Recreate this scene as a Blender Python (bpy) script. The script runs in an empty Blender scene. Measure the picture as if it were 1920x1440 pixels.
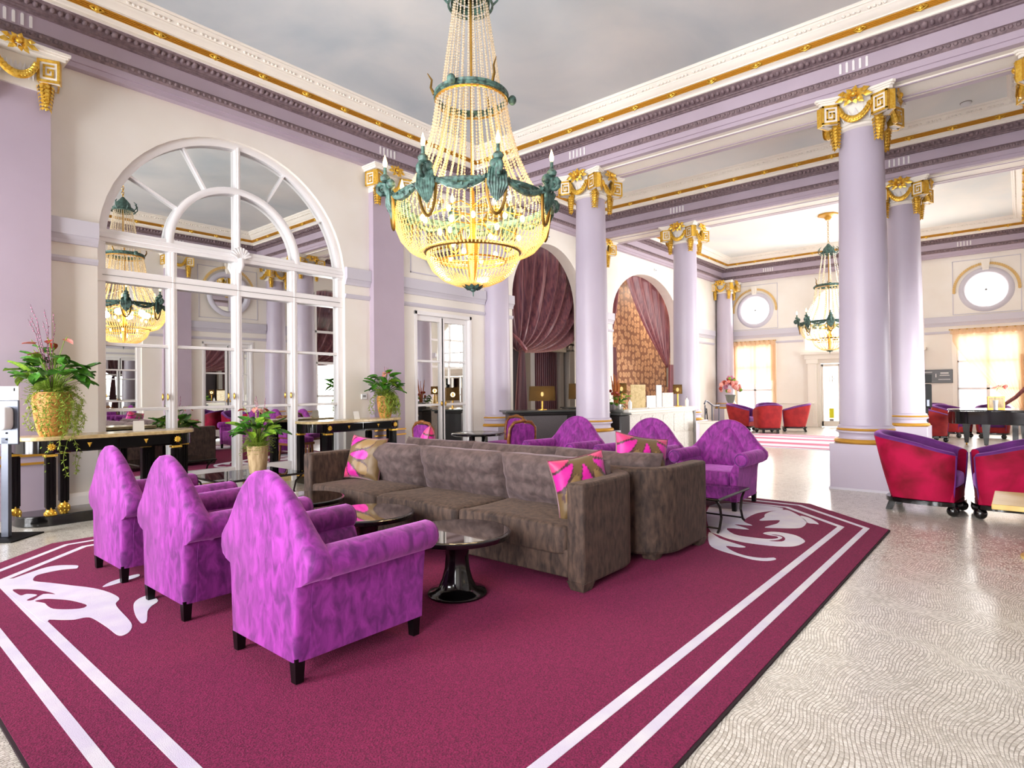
import bpy, math, random
from mathutils import Vector, Matrix
random.seed(11)
SC = bpy.context.scene
COL = SC.collection
PI = math.pi
R = math.radians
sin, cos = math.sin, math.cos

# ------------------------------------------------------------------ camera
YAW, PITCH, ROLL, EYE = R(40.41), R(.549), R(-.5833), 1.35
_f = Vector((cos(YAW) * cos(PITCH), sin(YAW) * cos(PITCH), sin(PITCH)))
_r = Vector((sin(YAW), -cos(YAW), 0))
_u = _r.cross(_f)
_r2 = _r * cos(ROLL) + _u * sin(ROLL)
_u2 = -_r * sin(ROLL) + _u * cos(ROLL)
cam_data = bpy.data.cameras.new('camera')
cam_data.sensor_width = 36
cam_data.lens = 1120.2 / 1920 * 36
cam_data.clip_start = .05
cam_data.clip_end = 200
cam = bpy.data.objects.new('camera', cam_data)
COL.objects.link(cam)
M = Matrix((_r2, _u2, -_f)).transposed().to_4x4()
M.translation = Vector((0, 0, EYE))
cam.matrix_world = M
SC.camera = cam

# ------------------------------------------------------------------ world, daylight, exposure
SC.view_settings.view_transform = 'Standard'
SC.view_settings.look = 'None'
SC.view_settings.exposure = 0.38
SC.view_settings.gamma = 1.0
SC.view_settings.use_curve_mapping = False
SC.cycles.max_bounces = 8
SC.cycles.diffuse_bounces = 4
SC.cycles.glossy_bounces = 4
SC.cycles.transparent_max_bounces = 12
SC.cycles.caustics_reflective = False
SC.cycles.caustics_refractive = False
world = bpy.data.worlds.new('daylight_sky')
SC.world = world
world.use_nodes = True
world.node_tree.nodes['Background'].inputs[0].default_value = (.92, .96, 1, 1)
world.node_tree.nodes['Background'].inputs[1].default_value = 2.0

YW, YR, XE, XB = 8.4, -.5, 21.9, -1.9       # left wall, right wall, end wall, back wall
def daylight(name, loc, size, direction, power, color=(1, .97, .93)):
    l = bpy.data.lights.new(name, 'AREA')
    l.shape = 'RECTANGLE'; l.size, l.size_y = size
    l.energy = power; l.color = color
    o = bpy.data.objects.new(name, l); COL.objects.link(o)
    o.location = loc
    o.rotation_euler = Vector(direction).to_track_quat('-Z', 'Y').to_euler()
    return o
K = 1.0
# end wall: fanlight arch, entrance door, two tall windows, two round windows
daylight('daylight_fanlight', (XE + .6, 3.9, 3.75), (3.3, 2.3), (-1, 0, 0), 260 * K)
daylight('daylight_entrance', (XE + .6, 3.9, 1.1), (2.6, 2.1), (-1, 0, 0), 150 * K)
daylight('daylight_window_a', (XE + .6, 7.25, 1.75), (1.5, 2.5), (-1, 0, 0), 110 * K)
daylight('daylight_window_b', (XE + .6, .67, 1.75), (1.7, 2.5), (-1, 0, 0), 120 * K)
daylight('daylight_oculus_a', (XE + .6, 7.2, 4.1), (1.1, 1.1), (-1, 0, 0), 50 * K)
daylight('daylight_oculus_b', (XE + .6, .72, 4.1), (1.1, 1.1), (-1, 0, 0), 50 * K)
# right wall: arched windows of the second and third bay
daylight('daylight_bay_b', (11.3, YR - .75, 2.4), (2.7, 4.4), (0, 1, 0), 620 * K, (1, .98, .96))
daylight('daylight_bay_c', (16.2, YR - .75, 2.4), (3.9, 4.4), (0, 1, 0), 480 * K, (1, .98, .96))
# back wall: three tall windows behind the camera
for k, yy in enumerate((.55, 3.82, 7.1)):
    daylight('daylight_back', (XB - .6, yy, 2.3), (1.9, 3.9), (1, 0, 0), 520 * K, (.97, .97, 1))

# ------------------------------------------------------------------ materials
def lin(c):
    f = lambda v: v / 12.92 if v <= .04045 else ((v + .055) / 1.055) ** 2.4
    return tuple(f(x / 255) for x in c) + (1,)
MATS = {}
def mat(name, col, rough=.5, metal=0, col2=None, scale=8, stretch=(1, 1, 1), detail=3, distort=0, lo=.35, hi=.65,
        bump=0, bscale=None, sheen=0, sheen_tint=None, coat=0, spec=.5, emit=None, estr=0, sss=0):
    m = bpy.data.materials.new(name); m.use_nodes = True
    nt = m.node_tree; n = nt.nodes; b = n['Principled BSDF']
    b.inputs['Base Color'].default_value = lin(col)
    b.inputs['Roughness'].default_value = rough
    b.inputs['Metallic'].default_value = metal
    b.inputs['Specular IOR Level'].default_value = spec
    b.inputs['Coat Weight'].default_value = coat
    b.inputs['Coat Roughness'].default_value = .08
    if sheen:
        b.inputs['Sheen Weight'].default_value = sheen
        b.inputs['Sheen Roughness'].default_value = .45
        b.inputs['Sheen Tint'].default_value = lin(sheen_tint or col)
    if emit:
        b.inputs['Emission Color'].default_value = lin(emit)
        b.inputs['Emission Strength'].default_value = estr
    if col2 or bump:
        tc = n.new('ShaderNodeTexCoord'); mp = n.new('ShaderNodeMapping')
        mp.inputs['Scale'].default_value = stretch
        nt.links.new(tc.outputs['Object'], mp.inputs[0])
        nz = n.new('ShaderNodeTexNoise')
        nz.inputs['Scale'].default_value = scale; nz.inputs['Detail'].default_value = detail
        nz.inputs['Distortion'].default_value = distort
        nt.links.new(mp.outputs[0], nz.inputs[0])
        if col2:
            rp = n.new('ShaderNodeValToRGB')
            rp.color_ramp.elements[0].position = lo; rp.color_ramp.elements[0].color = lin(col)
            rp.color_ramp.elements[1].position = hi; rp.color_ramp.elements[1].color = lin(col2)
            nt.links.new(nz.outputs[0], rp.inputs[0]); nt.links.new(rp.outputs[0], b.inputs['Base Color'])
        if bump:
            nb = nz
            if bscale:
                nb = n.new('ShaderNodeTexNoise'); nb.inputs['Scale'].default_value = bscale
                nb.inputs['Detail'].default_value = 2
                nt.links.new(mp.outputs[0], nb.inputs[0])
            bp = n.new('ShaderNodeBump'); bp.inputs['Strength'].default_value = bump
            bp.inputs['Distance'].default_value = .01
            nt.links.new(nb.outputs[0], bp.inputs['Height']); nt.links.new(bp.outputs[0], b.inputs['Normal'])
    MATS[name] = m
    return m
mat('wall_cream', (243, 238, 230), .6, col2=(238, 231, 221), scale=1.2)
mat('plaster_white', (246, 240, 230), .5)
mat('paint_white', (243, 240, 240), .35)
mat('lavender', (188, 172, 187), .55, col2=(182, 166, 181), scale=1.5)
mat('lavender_column', (192, 182, 198), .38, col2=(187, 176, 192), scale=1)
mat('lavender_pale', (206, 202, 212), .5)
mat('mauve_dark', (118, 100, 106), .6, col2=(144, 124, 128), scale=20)
mat('gold', (222, 166, 44), .32, .6, col2=(244, 204, 92), scale=30, bump=.3, bscale=60)
mat('gold_trim', (216, 162, 62), .35, .45)
mat('ceiling_sky', (184, 194, 202), .8, col2=(222, 222, 222), scale=.45, detail=5, distort=.6, lo=.3, hi=.72)
mat('ceiling_pale', (226, 234, 236), .8, col2=(248, 246, 240), scale=.5, detail=5, distort=.6, lo=.3, hi=.7)
mat('black_lacquer', (9, 8, 9), .12, coat=.3)
mat('black_wood', (9, 8, 9), .35, spec=.25)
mat('gold_pale', (226, 190, 122), .5)
mat('black_satin', (12, 11, 12), .6, spec=.12)
mat('dark_iron', (40, 34, 32), .35, .6)
mat('steel_grey', (92, 96, 108), .35, .5)
mat('marble', (222, 200, 150), .18, col2=(186, 160, 108), scale=14, detail=6, distort=1.2, lo=.4, hi=.75)
mat('terracotta', (188, 120, 52), .55, col2=(224, 168, 92), scale=24, detail=4, bump=.6, bscale=40)
mat('stone_pot', (196, 170, 130), .7, col2=(160, 132, 92), scale=12, stretch=(3, 3, .6), detail=4, bump=.4)
mat('leaf', (36, 92, 24), .35, col2=(84, 140, 40), scale=6)
mat('leaf_light', (96, 140, 36), .45, col2=(150, 182, 56), scale=9)
mat('fern', (120, 152, 44), .6, col2=(176, 190, 80), scale=20)
mat('twig', (112, 70, 84), .6)
mat('bud', (196, 130, 160), .6)
mat('spathe_pink', (236, 132, 120), .35, col2=(240, 170, 160), scale=8)
mat('spathe_red', (170, 60, 44), .35)
mat('velvet_purple', (88, 6, 92), .75, col2=(152, 44, 150), scale=20, stretch=(1, 1, .5), detail=12, distort=.7, lo=.34, hi=.7, sheen=.65, sheen_tint=(240, 150, 240), bump=.3)
mat('velvet_violet', (70, 8, 86), .75, col2=(98, 24, 114), scale=6, detail=5, sheen=.6, sheen_tint=(230, 160, 250))
mat('velvet_red', (112, 0, 24), .7, col2=(178, 0, 64), scale=3.5, detail=8, distort=.5, spec=.25)
mat('velvet_red_glare', (140, 18, 26), .75, col2=(170, 34, 36), scale=6, detail=4, sheen=.3, sheen_tint=(255, 150, 130))  # tub chair red again, its overexposed orange cast painted into the colour
mat('velvet_taupe', (34, 23, 19), .8, col2=(90, 70, 58), scale=30, stretch=(1, 1, .35), detail=12, distort=.4, lo=.3, hi=.74, sheen=.12, sheen_tint=(210, 180, 165), bump=.3)
mat('velvet_taupe_cushion', (60, 46, 44), .8, col2=(88, 71, 68), scale=16, detail=10, distort=.6, sheen=.25, sheen_tint=(220, 195, 205), bump=.7, bscale=9)
mat('rug', (78, 7, 46), .95, col2=(144, 26, 82), scale=150, detail=4, lo=.32, hi=.68, sheen=.08, sheen_tint=(255, 80, 150), bump=.6)
mat('rug_light', (214, 206, 226), .95, col2=(226, 222, 230), scale=5, sheen=.2, sheen_tint=(255, 255, 255), bump=.3, bscale=300)
mat('rug_dark_edge', (40, 22, 30), .95)
mat('wood', (138, 84, 34), .4, col2=(96, 54, 20), scale=5, stretch=(1, 1, 6), detail=4)
mat('wood_pale', (226, 196, 120), .35, col2=(212, 176, 98), scale=5, stretch=(6, 1, 1))
mat('desk_grey', (84, 78, 80), .5, col2=(96, 90, 92), scale=60)
mat('desk_dark', (34, 31, 32), .35)
mat('desk_stone', (70, 72, 70), .25)
mat('pale_panel', (232, 228, 222), .6, col2=(214, 208, 200), scale=30, bump=.6, bscale=26)
mat('paper', (244, 243, 240), .6)
mat('plastic_white', (236, 238, 240), .3)
mat('grey_print', (150, 150, 152), .6)
mat('screen_grey', (104, 106, 110), .4)
mat('curtain_plum', (74, 34, 54), .34, col2=(120, 70, 76), scale=3, stretch=(7, 7, .25), detail=3, sheen=.5, sheen_tint=(240, 180, 160))
mat('curtain_rose', (104, 48, 62), .36, col2=(142, 80, 84), scale=3, stretch=(7, 7, .25), detail=3, sheen=.5, sheen_tint=(250, 190, 170))
mat('flower_mix', (226, 120, 130), .5, col2=(240, 190, 170), scale=40)
mat('orange_stem', (190, 110, 50), .6)
mat('patina', (88, 122, 112), .55, col2=(34, 52, 46), scale=26, detail=4, bump=.5)
mat('brass', (206, 160, 72), .28, .85)
mat('brass_dark', (120, 92, 40), .4, .8)
mat('urn_grey', (120, 124, 118), .5)
mat('grey_stone', (150, 146, 144), .6)
mat('yellow_sign', (228, 226, 30), .4)
mat('smoked_mirror', (178, 174, 166), .03, 1.0)
mat('rug_pink', (206, 110, 140), .95)
mat('silver', (190, 190, 186), .25, .8)
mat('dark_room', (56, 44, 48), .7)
mat('portal_grey', (168, 162, 158), .5)

def glassy(name, tint, refl=.5, rough=.0):
    m = bpy.data.materials.new(name); m.use_nodes = True
    nt = m.node_tree; n = nt.nodes; n.clear()
    out = n.new('ShaderNodeOutputMaterial'); mx = n.new('ShaderNodeMixShader')
    t = n.new('ShaderNodeBsdfTransparent'); t.inputs[0].default_value = lin(tint)
    g = n.new('ShaderNodeBsdfGlossy'); g.inputs['Roughness'].default_value = rough
    fr = n.new('ShaderNodeFresnel'); fr.inputs[0].default_value = 1.5
    ma = n.new('ShaderNodeMath'); ma.operation = 'ADD'; ma.inputs[1].default_value = refl; ma.use_clamp = True
    nt.links.new(fr.outputs[0], ma.inputs[0]); nt.links.new(ma.outputs[0], mx.inputs[0])
    nt.links.new(t.outputs[0], mx.inputs[1]); nt.links.new(g.outputs[0], mx.inputs[2])
    nt.links.new(mx.outputs[0], out.inputs[0])
    MATS[name] = m
glassy('window_glass', (250, 250, 250), .0)
glassy('smoked_glass', (120, 116, 116), .12)
def sheer(name, col, trans=.35, tl=.5):
    m = bpy.data.materials.new(name); m.use_nodes = True
    nt = m.node_tree; n = nt.nodes; n.clear()
    out = n.new('ShaderNodeOutputMaterial')
    d = n.new('ShaderNodeBsdfDiffuse'); d.inputs[0].default_value = lin(col)
    l = n.new('ShaderNodeBsdfTranslucent'); l.inputs[0].default_value = lin(col)
    t = n.new('ShaderNodeBsdfTransparent')
    a = n.new('ShaderNodeMixShader'); a.inputs[0].default_value = tl
    b = n.new('ShaderNodeMixShader'); b.inputs[0].default_value = trans
    nt.links.new(d.outputs[0], a.inputs[1]); nt.links.new(l.outputs[0], a.inputs[2])
    nt.links.new(a.outputs[0], b.inputs[1]); nt.links.new(t.outputs[0], b.inputs[2])
    nt.links.new(b.outputs[0], out.inputs[0])
    MATS[name] = m
sheer('sheer_peach', (246, 214, 176), .14, .4)
sheer('shade_dark', (92, 74, 48), .3, .35)
sheer('shade_cream', (240, 220, 170), .1, .6)
def beads(name, col, tr):
    m = bpy.data.materials.new(name); m.use_nodes = True
    nt = m.node_tree; n = nt.nodes; n.clear()
    out = n.new('ShaderNodeOutputMaterial')
    l = n.new('ShaderNodeBsdfTranslucent'); l.inputs[0].default_value = lin(col)
    d = n.new('ShaderNodeBsdfDiffuse'); d.inputs[0].default_value = lin(col)
    t = n.new('ShaderNodeBsdfTransparent'); t.inputs[0].default_value = lin((255, 246, 226))
    g = n.new('ShaderNodeBsdfGlossy'); g.inputs['Roughness'].default_value = .12
    m1 = n.new('ShaderNodeMixShader'); m1.inputs[0].default_value = .6
    m2 = n.new('ShaderNodeMixShader'); m2.inputs[0].default_value = tr
    m3 = n.new('ShaderNodeMixShader'); m3.inputs[0].default_value = .18
    nt.links.new(d.outputs[0], m1.inputs[1]); nt.links.new(l.outputs[0], m1.inputs[2])
    nt.links.new(m1.outputs[0], m2.inputs[1]); nt.links.new(t.outputs[0], m2.inputs[2])
    nt.links.new(m2.outputs[0], m3.inputs[1]); nt.links.new(g.outputs[0], m3.inputs[2])
    nt.links.new(m3.outputs[0], out.inputs[0])
    MATS[name] = m
beads('crystal', (252, 232, 176), .35)
beads('crystal_clear', (248, 236, 214), .35)
def emission(name, col, s):
    m = bpy.data.materials.new(name); m.use_nodes = True
    nt = m.node_tree; n = nt.nodes; n.clear()
    out = n.new('ShaderNodeOutputMaterial'); e = n.new('ShaderNodeEmission')
    e.inputs[0].default_value = lin(col); e.inputs[1].default_value = s
    nt.links.new(e.outputs[0], out.inputs[0]); MATS[name] = m
emission('bulb', (255, 214, 140), 9)
def mirror_mat():
    m = bpy.data.materials.new('mirror'); m.use_nodes = True
    nt = m.node_tree; n = nt.nodes; n.clear()
    out = n.new('ShaderNodeOutputMaterial'); g = n.new('ShaderNodeBsdfGlossy')
    g.inputs[0].default_value = (.8, .81, .79, 1); g.inputs['Roughness'].default_value = .0
    nt.links.new(g.outputs[0], out.inputs[0]); MATS['mirror'] = m
mirror_mat()
def floor_mat():
    m = bpy.data.materials.new('mosaic_floor'); m.use_nodes = True
    nt = m.node_tree; n = nt.nodes; b = n['Principled BSDF']; L = nt.links.new
    tc = n.new('ShaderNodeTexCoord')
    nz = n.new('ShaderNodeTexNoise'); nz.inputs['Scale'].default_value = 2.2; L(tc.outputs['Object'], nz.inputs[0])
    mx = n.new('ShaderNodeMixRGB'); mx.blend_type = 'ADD'; mx.inputs[0].default_value = .14
    L(tc.outputs['Object'], mx.inputs[1]); L(nz.outputs['Color'], mx.inputs[2])
    v = n.new('ShaderNodeTexVoronoi'); v.feature = 'DISTANCE_TO_EDGE'; v.inputs['Scale'].default_value = 62
    v.inputs['Randomness'].default_value = .55
    v2 = n.new('ShaderNodeTexVoronoi'); v2.inputs['Scale'].default_value = 62; v2.inputs['Randomness'].default_value = .55
    L(mx.outputs[0], v.inputs[0]); L(mx.outputs[0], v2.inputs[0])
    r1 = n.new('ShaderNodeValToRGB'); e = r1.color_ramp.elements
    e[0].position = .03; e[0].color = lin((158, 148, 134)); e[1].position = .1; e[1].color = (1, 1, 1, 1)
    r2 = n.new('ShaderNodeValToRGB'); e = r2.color_ramp.elements
    e[0].color = lin((200, 194, 182)); e[1].color = lin((240, 236, 226))
    L(v.outputs[0], r1.inputs[0]); L(v2.outputs['Color'], r2.inputs[0])
    mm = n.new('ShaderNodeMixRGB'); mm.blend_type = 'MULTIPLY'; mm.inputs[0].default_value = .85
    L(r2.outputs[0], mm.inputs[1]); L(r1.outputs[0], mm.inputs[2]); L(mm.outputs[0], b.inputs['Base Color'])
    b.inputs['Roughness'].default_value = .3; b.inputs['Specular IOR Level'].default_value = .6
    b.inputs['Coat Weight'].default_value = .5; b.inputs['Coat Roughness'].default_value = .14
    bp = n.new('ShaderNodeBump'); bp.inputs['Strength'].default_value = .25; bp.inputs['Distance'].default_value = .002
    L(r1.outputs[0], bp.inputs['Height']); L(bp.outputs[0], b.inputs['Normal'])
    MATS['mosaic_floor'] = m
floor_mat()
def tessera_mat():
    m = bpy.data.materials.new('tessera'); m.use_nodes = True
    nt = m.node_tree; n = nt.nodes; b = n['Principled BSDF']
    a = n.new('ShaderNodeVertexColor'); a.layer_name = 'tone'
    nt.links.new(a.outputs[0], b.inputs['Base Color'])
    b.inputs['Roughness'].default_value = .3; b.inputs['Specular IOR Level'].default_value = .6
    b.inputs['Coat Weight'].default_value = .5; b.inputs['Coat Roughness'].default_value = .14
    MATS['tessera'] = m
tessera_mat()
def damask_mat():
    m = bpy.data.materials.new('damask'); m.use_nodes = True
    nt = m.node_tree; n = nt.nodes; b = n['Principled BSDF']; L = nt.links.new
    tc = n.new('ShaderNodeTexCoord')
    sp = n.new('ShaderNodeSeparateXYZ'); cb = n.new('ShaderNodeCombineXYZ'); L(tc.outputs['Object'], sp.inputs[0])
    L(sp.outputs['X'], cb.inputs['X']); L(sp.outputs['Z'], cb.inputs['Y'])
    v = n.new('ShaderNodeTexVoronoi'); v.voronoi_dimensions = '2D'; v.inputs['Scale'].default_value = 4.6; v.inputs['Randomness'].default_value = .55
    L(cb.outputs[0], v.inputs[0])
    nz = n.new('ShaderNodeTexNoise'); nz.inputs['Scale'].default_value = 26; L(tc.outputs['Object'], nz.inputs[0])
    ad = n.new('ShaderNodeMath'); ad.operation = 'MULTIPLY_ADD'; ad.inputs[1].default_value = .25
    L(nz.outputs[0], ad.inputs[0]); L(v.outputs['Distance'], ad.inputs[2])
    r = n.new('ShaderNodeValToRGB'); e = r.color_ramp.elements
    e[0].position = .2; e[0].color = lin((208, 160, 122)); e[1].position = .56; e[1].color = lin((146, 100, 76))
    for p_, c_ in ((.25, (172, 124, 94)), (.31, (218, 174, 134)), (.5, (212, 168, 128))):
        q_ = r.color_ramp.elements.new(p_); q_.color = lin(c_)
    L(ad.outputs[0], r.inputs[0]); L(r.outputs[0], b.inputs['Base Color'])
    b.inputs['Roughness'].default_value = .5; MATS['damask'] = m
damask_mat()
def vcol_mat(name, rough):
    m = bpy.data.materials.new(name); m.use_nodes = True
    nt = m.node_tree; n = nt.nodes; b = n['Principled BSDF']
    a = n.new('ShaderNodeVertexColor'); a.layer_name = 'print'
    nt.links.new(a.outputs[0], b.inputs['Base Color'])
    b.inputs['Roughness'].default_value = rough; b.inputs['Sheen Weight'].default_value = .2
    MATS[name] = m
vcol_mat('petal_print', .5)

# ------------------------------------------------------------------ mesh helpers
class MB:
    def __init__(s): s.v = []; s.f = []; s.m = []; s.mi = 0
    def add(s, vs, fs):
        o = len(s.v); s.v += [tuple(p) for p in vs]
        s.f += [tuple(i + o for i in f) for f in fs]; s.m += [s.mi] * len(fs); return s
    def quad(s, *p): return s.add(p, [tuple(range(len(p)))])
    def box(s, x0, x1, y0, y1, z0, z1):
        return s.add([(x, y, z) for z in (z0, z1) for y in (y0, y1) for x in (x0, x1)],
                     [(0, 2, 3, 1), (4, 5, 7, 6), (0, 1, 5, 4), (2, 6, 7, 3), (0, 4, 6, 2), (1, 3, 7, 5)])
    def xf(s, fn, start=0):
        s.v = s.v[:start] + [tuple(fn(Vector(p))) for p in s.v[start:]]; return s
    def prism(s, pts, z0, z1):
        n = len(pts)
        return s.add([(p[0], p[1], z0) for p in pts] + [(p[0], p[1], z1) for p in pts],
                     [tuple(range(n - 1, -1, -1)), tuple(range(n, 2 * n))] + [(i, (i + 1) % n, n + (i + 1) % n, n + i) for i in range(n)])
    def grid(s, fn, nu, nv, cu=False, cv=False):
        U = nu if cu else nu + 1; V = nv if cv else nv + 1
        vs = [fn(i / nu, j / nv) for i in range(U) for j in range(V)]
        fs = [(i * V + j, ((i + 1) % U) * V + j, ((i + 1) % U) * V + (j + 1) % V, i * V + (j + 1) % V)
              for i in range(nu) for j in range(nv)]
        return s.add(vs, fs)
    def lathe(s, prof, n=24, cx=0, cy=0, a0=0, a1=2 * PI):
        full = abs(a1 - a0 - 2 * PI) < 1e-6
        m = len(prof) - 1
        return s.grid(lambda u, v: (cx + prof[round(v * m)][0] * cos(a0 + (a1 - a0) * u),
                                    cy + prof[round(v * m)][0] * sin(a0 + (a1 - a0) * u), prof[round(v * m)][1]), n, m, full)
    def tube(s, pts, r, n=8, closed=False):
        P = [Vector(p) for p in pts]; k = len(P); rr = r if isinstance(r, (list, tuple)) else [r] * k
        vs = []; prev = None
        for i, p in enumerate(P):
            if closed: t = P[(i + 1) % k] - P[i - 1]
            else: t = P[min(i + 1, k - 1)] - P[max(i - 1, 0)]
            if t.length < 1e-9: t = Vector((0, 0, 1))
            t.normalize()
            if prev is None: a = t.orthogonal().normalized()
            else:
                a = prev - t * prev.dot(t)
                a = a.normalized() if a.length > 1e-6 else t.orthogonal().normalized()
            prev = a; b = t.cross(a)
            vs += [p + (a * cos(2 * PI * j / n) + b * sin(2 * PI * j / n)) * rr[i] for j in range(n)]
        fs = [(i * n + j, i * n + (j + 1) % n, ((i + 1) % k) * n + (j + 1) % n, ((i + 1) % k) * n + j)
              for i in range(k if closed else k - 1) for j in range(n)]
        if not closed: fs += [tuple(range(n - 1, -1, -1)), tuple(range((k - 1) * n, k * n))]
        return s.add(vs, fs)
    def ell(s, c, r, nu=10, nv=6):
        c = Vector(c); r = (r, r, r) if not isinstance(r, (list, tuple)) else r
        vs = [(c[0], c[1], c[2] - r[2])]; fs = []
        for j in range(1, nv):
            t = -PI / 2 + PI * j / nv
            vs += [(c[0] + r[0] * cos(t) * cos(2 * PI * i / nu), c[1] + r[1] * cos(t) * sin(2 * PI * i / nu), c[2] + r[2] * sin(t)) for i in range(nu)]
        vs.append((c[0], c[1], c[2] + r[2])); e = len(vs) - 1
        for i in range(nu):
            fs.append((0, 1 + (i + 1) % nu, 1 + i)); b = 1 + (nv - 2) * nu
            fs.append((e, b + i, b + (i + 1) % nu))
            for j in range(nv - 2):
                a = 1 + j * nu; q = a + nu
                fs.append((a + i, a + (i + 1) % nu, q + (i + 1) % nu, q + i))
        return s.add(vs, fs)
    def mesh(s, name, mats, angle=35):
        me = bpy.data.meshes.new(name); me.from_pydata(s.v, [], s.f); me.update()
        for m in (mats if isinstance(mats, (list, tuple)) else [mats]): me.materials.append(MATS[m])
        if any(s.m): me.polygons.foreach_set('material_index', s.m)
        if angle:
            me.polygons.foreach_set('use_smooth', [True] * len(me.polygons))
            if angle < 180: me.set_sharp_from_angle(angle=R(angle))
        return me
    def build(s, name, mats, parent=None, angle=35, bevel=0, seg=2, subd=0):
        return link(name, s.mesh(name, mats, angle), parent, bevel, seg, subd)
def link(name, me, parent=None, bevel=0, seg=2, subd=0, loc=None, rot=None, scale=None):
    o = bpy.data.objects.new(name, me); COL.objects.link(o)
    if parent: o.parent = parent
    if loc: o.location = loc
    if rot: o.rotation_euler = rot
    if scale: o.scale = scale
    if bevel:
        b = o.modifiers.new('bevel', 'BEVEL'); b.width = bevel; b.segments = seg; b.limit_method = 'ANGLE'; b.angle_limit = R(40)
    if subd:
        b = o.modifiers.new('subd', 'SUBSURF'); b.levels = subd; b.render_levels = subd
    return o
def thing(name, label, cat, loc=(0, 0, 0), rz=0, group=None):
    o = bpy.data.objects.new(name, None); COL.objects.link(o); o.empty_display_size = .1
    o.location = loc; o.rotation_euler = (0, 0, rz); o['label'] = label; o['category'] = cat
    if group: o['group'] = group
    return o
def tag(o, label, cat, group=None):
    o['label'] = label; o['category'] = cat
    if group: o['group'] = group
    return o
def struct(name, label=None, loc=(0, 0, 0)):
    o = bpy.data.objects.new(name, None); COL.objects.link(o); o.empty_display_size = .1; o.location = loc
    o['kind'] = 'structure'
    if label: o['label'] = label
    return o
def S(o, label=None):
    o['kind'] = 'structure'
    if label: o['label'] = label
    return o
def stuff(o): o['kind'] = 'stuff'; return o
def dup(root, label, loc, rz=0, scale=None):
    def cp(o, par):
        c = o.copy(); COL.objects.link(c); c.parent = par
        for ch in list(o.children): cp(ch, c)
        return c
    c = cp(root, None); c['label'] = label; c.location = loc; c.rotation_euler = (0, 0, rz)
    if scale: c.scale = scale
    return c
def B(*a): return MB().box(*a)
# ------------------------------------------------------------------ setting: floor, ceilings, walls
ZC = 5.99
floor = MB().box(XB - .6, XE + 1.5, YR - 1.2, 11.2, -.1, 0).build('floor', 'mosaic_floor', angle=0)
S(floor, 'pale mosaic stone floor with a soft polish')
def tesserae(x0, x1, y0, y1, fade):
    rnd = random.Random(21)
    px, py = .0168, .0138; m = MB(); tone = []
    def W(a, b):                                  # swirling rows
        return (a + .03 * sin(b * 6.1 + 2.1 * sin(a * 2.9 + b)) + .014 * sin(b * 15 + a * 9) + .01 * sin(a * 13 - b * 4),
                b + .035 * sin(a * 5.3 + 1.7 * sin(b * 3.7 - a)) + .013 * sin(a * 16 - b * 7) + .008 * sin(b * 21 + a * 6))
    A, Bc, G = (200, 193, 181), (240, 234, 224), (168, 159, 146)
    A, Bc, G = lin(A), lin(Bc), lin(G)
    for i in range(-4, int((x1 - x0) / px) + 4):
        off = rnd.uniform(0, 1)
        for j in range(-4, int((y1 - y0) / py) + 4):
            a, b = x0 + (i + (.5 if j % 2 else 0) + .12 * sin(j * 1.7)) * px, y0 + j * py
            if rnd.random() > fade(a, b): continue
            cell = [W(a, b), W(a + px, b), W(a + px, b + py), W(a, b + py)]
            e = .0011; r = lambda: e + rnd.uniform(-.0003, .0014)
            q = [W(a + r(), b + r()), W(a + px - r(), b + r()), W(a + px - r(), b + py - r()), W(a + r(), b + py - r())]
            m.add([(x, y, .0003) for x, y in cell] + [(x, y, .0004) for x, y in q] + [(x, y, .0015) for x, y in q],
                  [(0, 1, 2, 3), (8, 9, 10, 11), (4, 5, 9, 8), (5, 6, 10, 9), (6, 7, 11, 10), (7, 4, 8, 11)])
            t = rnd.random(); c = [A[d] + (Bc[d] - A[d]) * t for d in range(3)] + [1]
            tone += list(G) * 4 + c * 8
    me = m.mesh('tesserae', 'tessera', 0)
    ca = me.color_attributes.new('tone', 'FLOAT_COLOR', 'POINT')
    ca.data.foreach_set('color', tone)
    stuff(link('tesserae', me, floor))
tesserae(1.7, 7.2, -.4, 1.0, lambda x, y: min(1, max(0, (7.0 - x) / 2.2)))
tesserae(.05, .53, 1.8, 4.2, lambda x, y: 1)
BAYS = [(XB, 8.8), (9.4, 13.1), (13.7, XE)]
for k, (a, b) in enumerate(BAYS):
    c = MB().box(a, b, YR, YW, ZC, ZC + .1).build('ceiling', 'ceiling_sky' if k == 0 else 'ceiling_pale', angle=0)
    S(c, ['cloudy grey-blue ceiling above the seating', 'pale cloudy ceiling of the middle bay', 'pale ceiling of the far bay by the entrance'][k])

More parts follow.
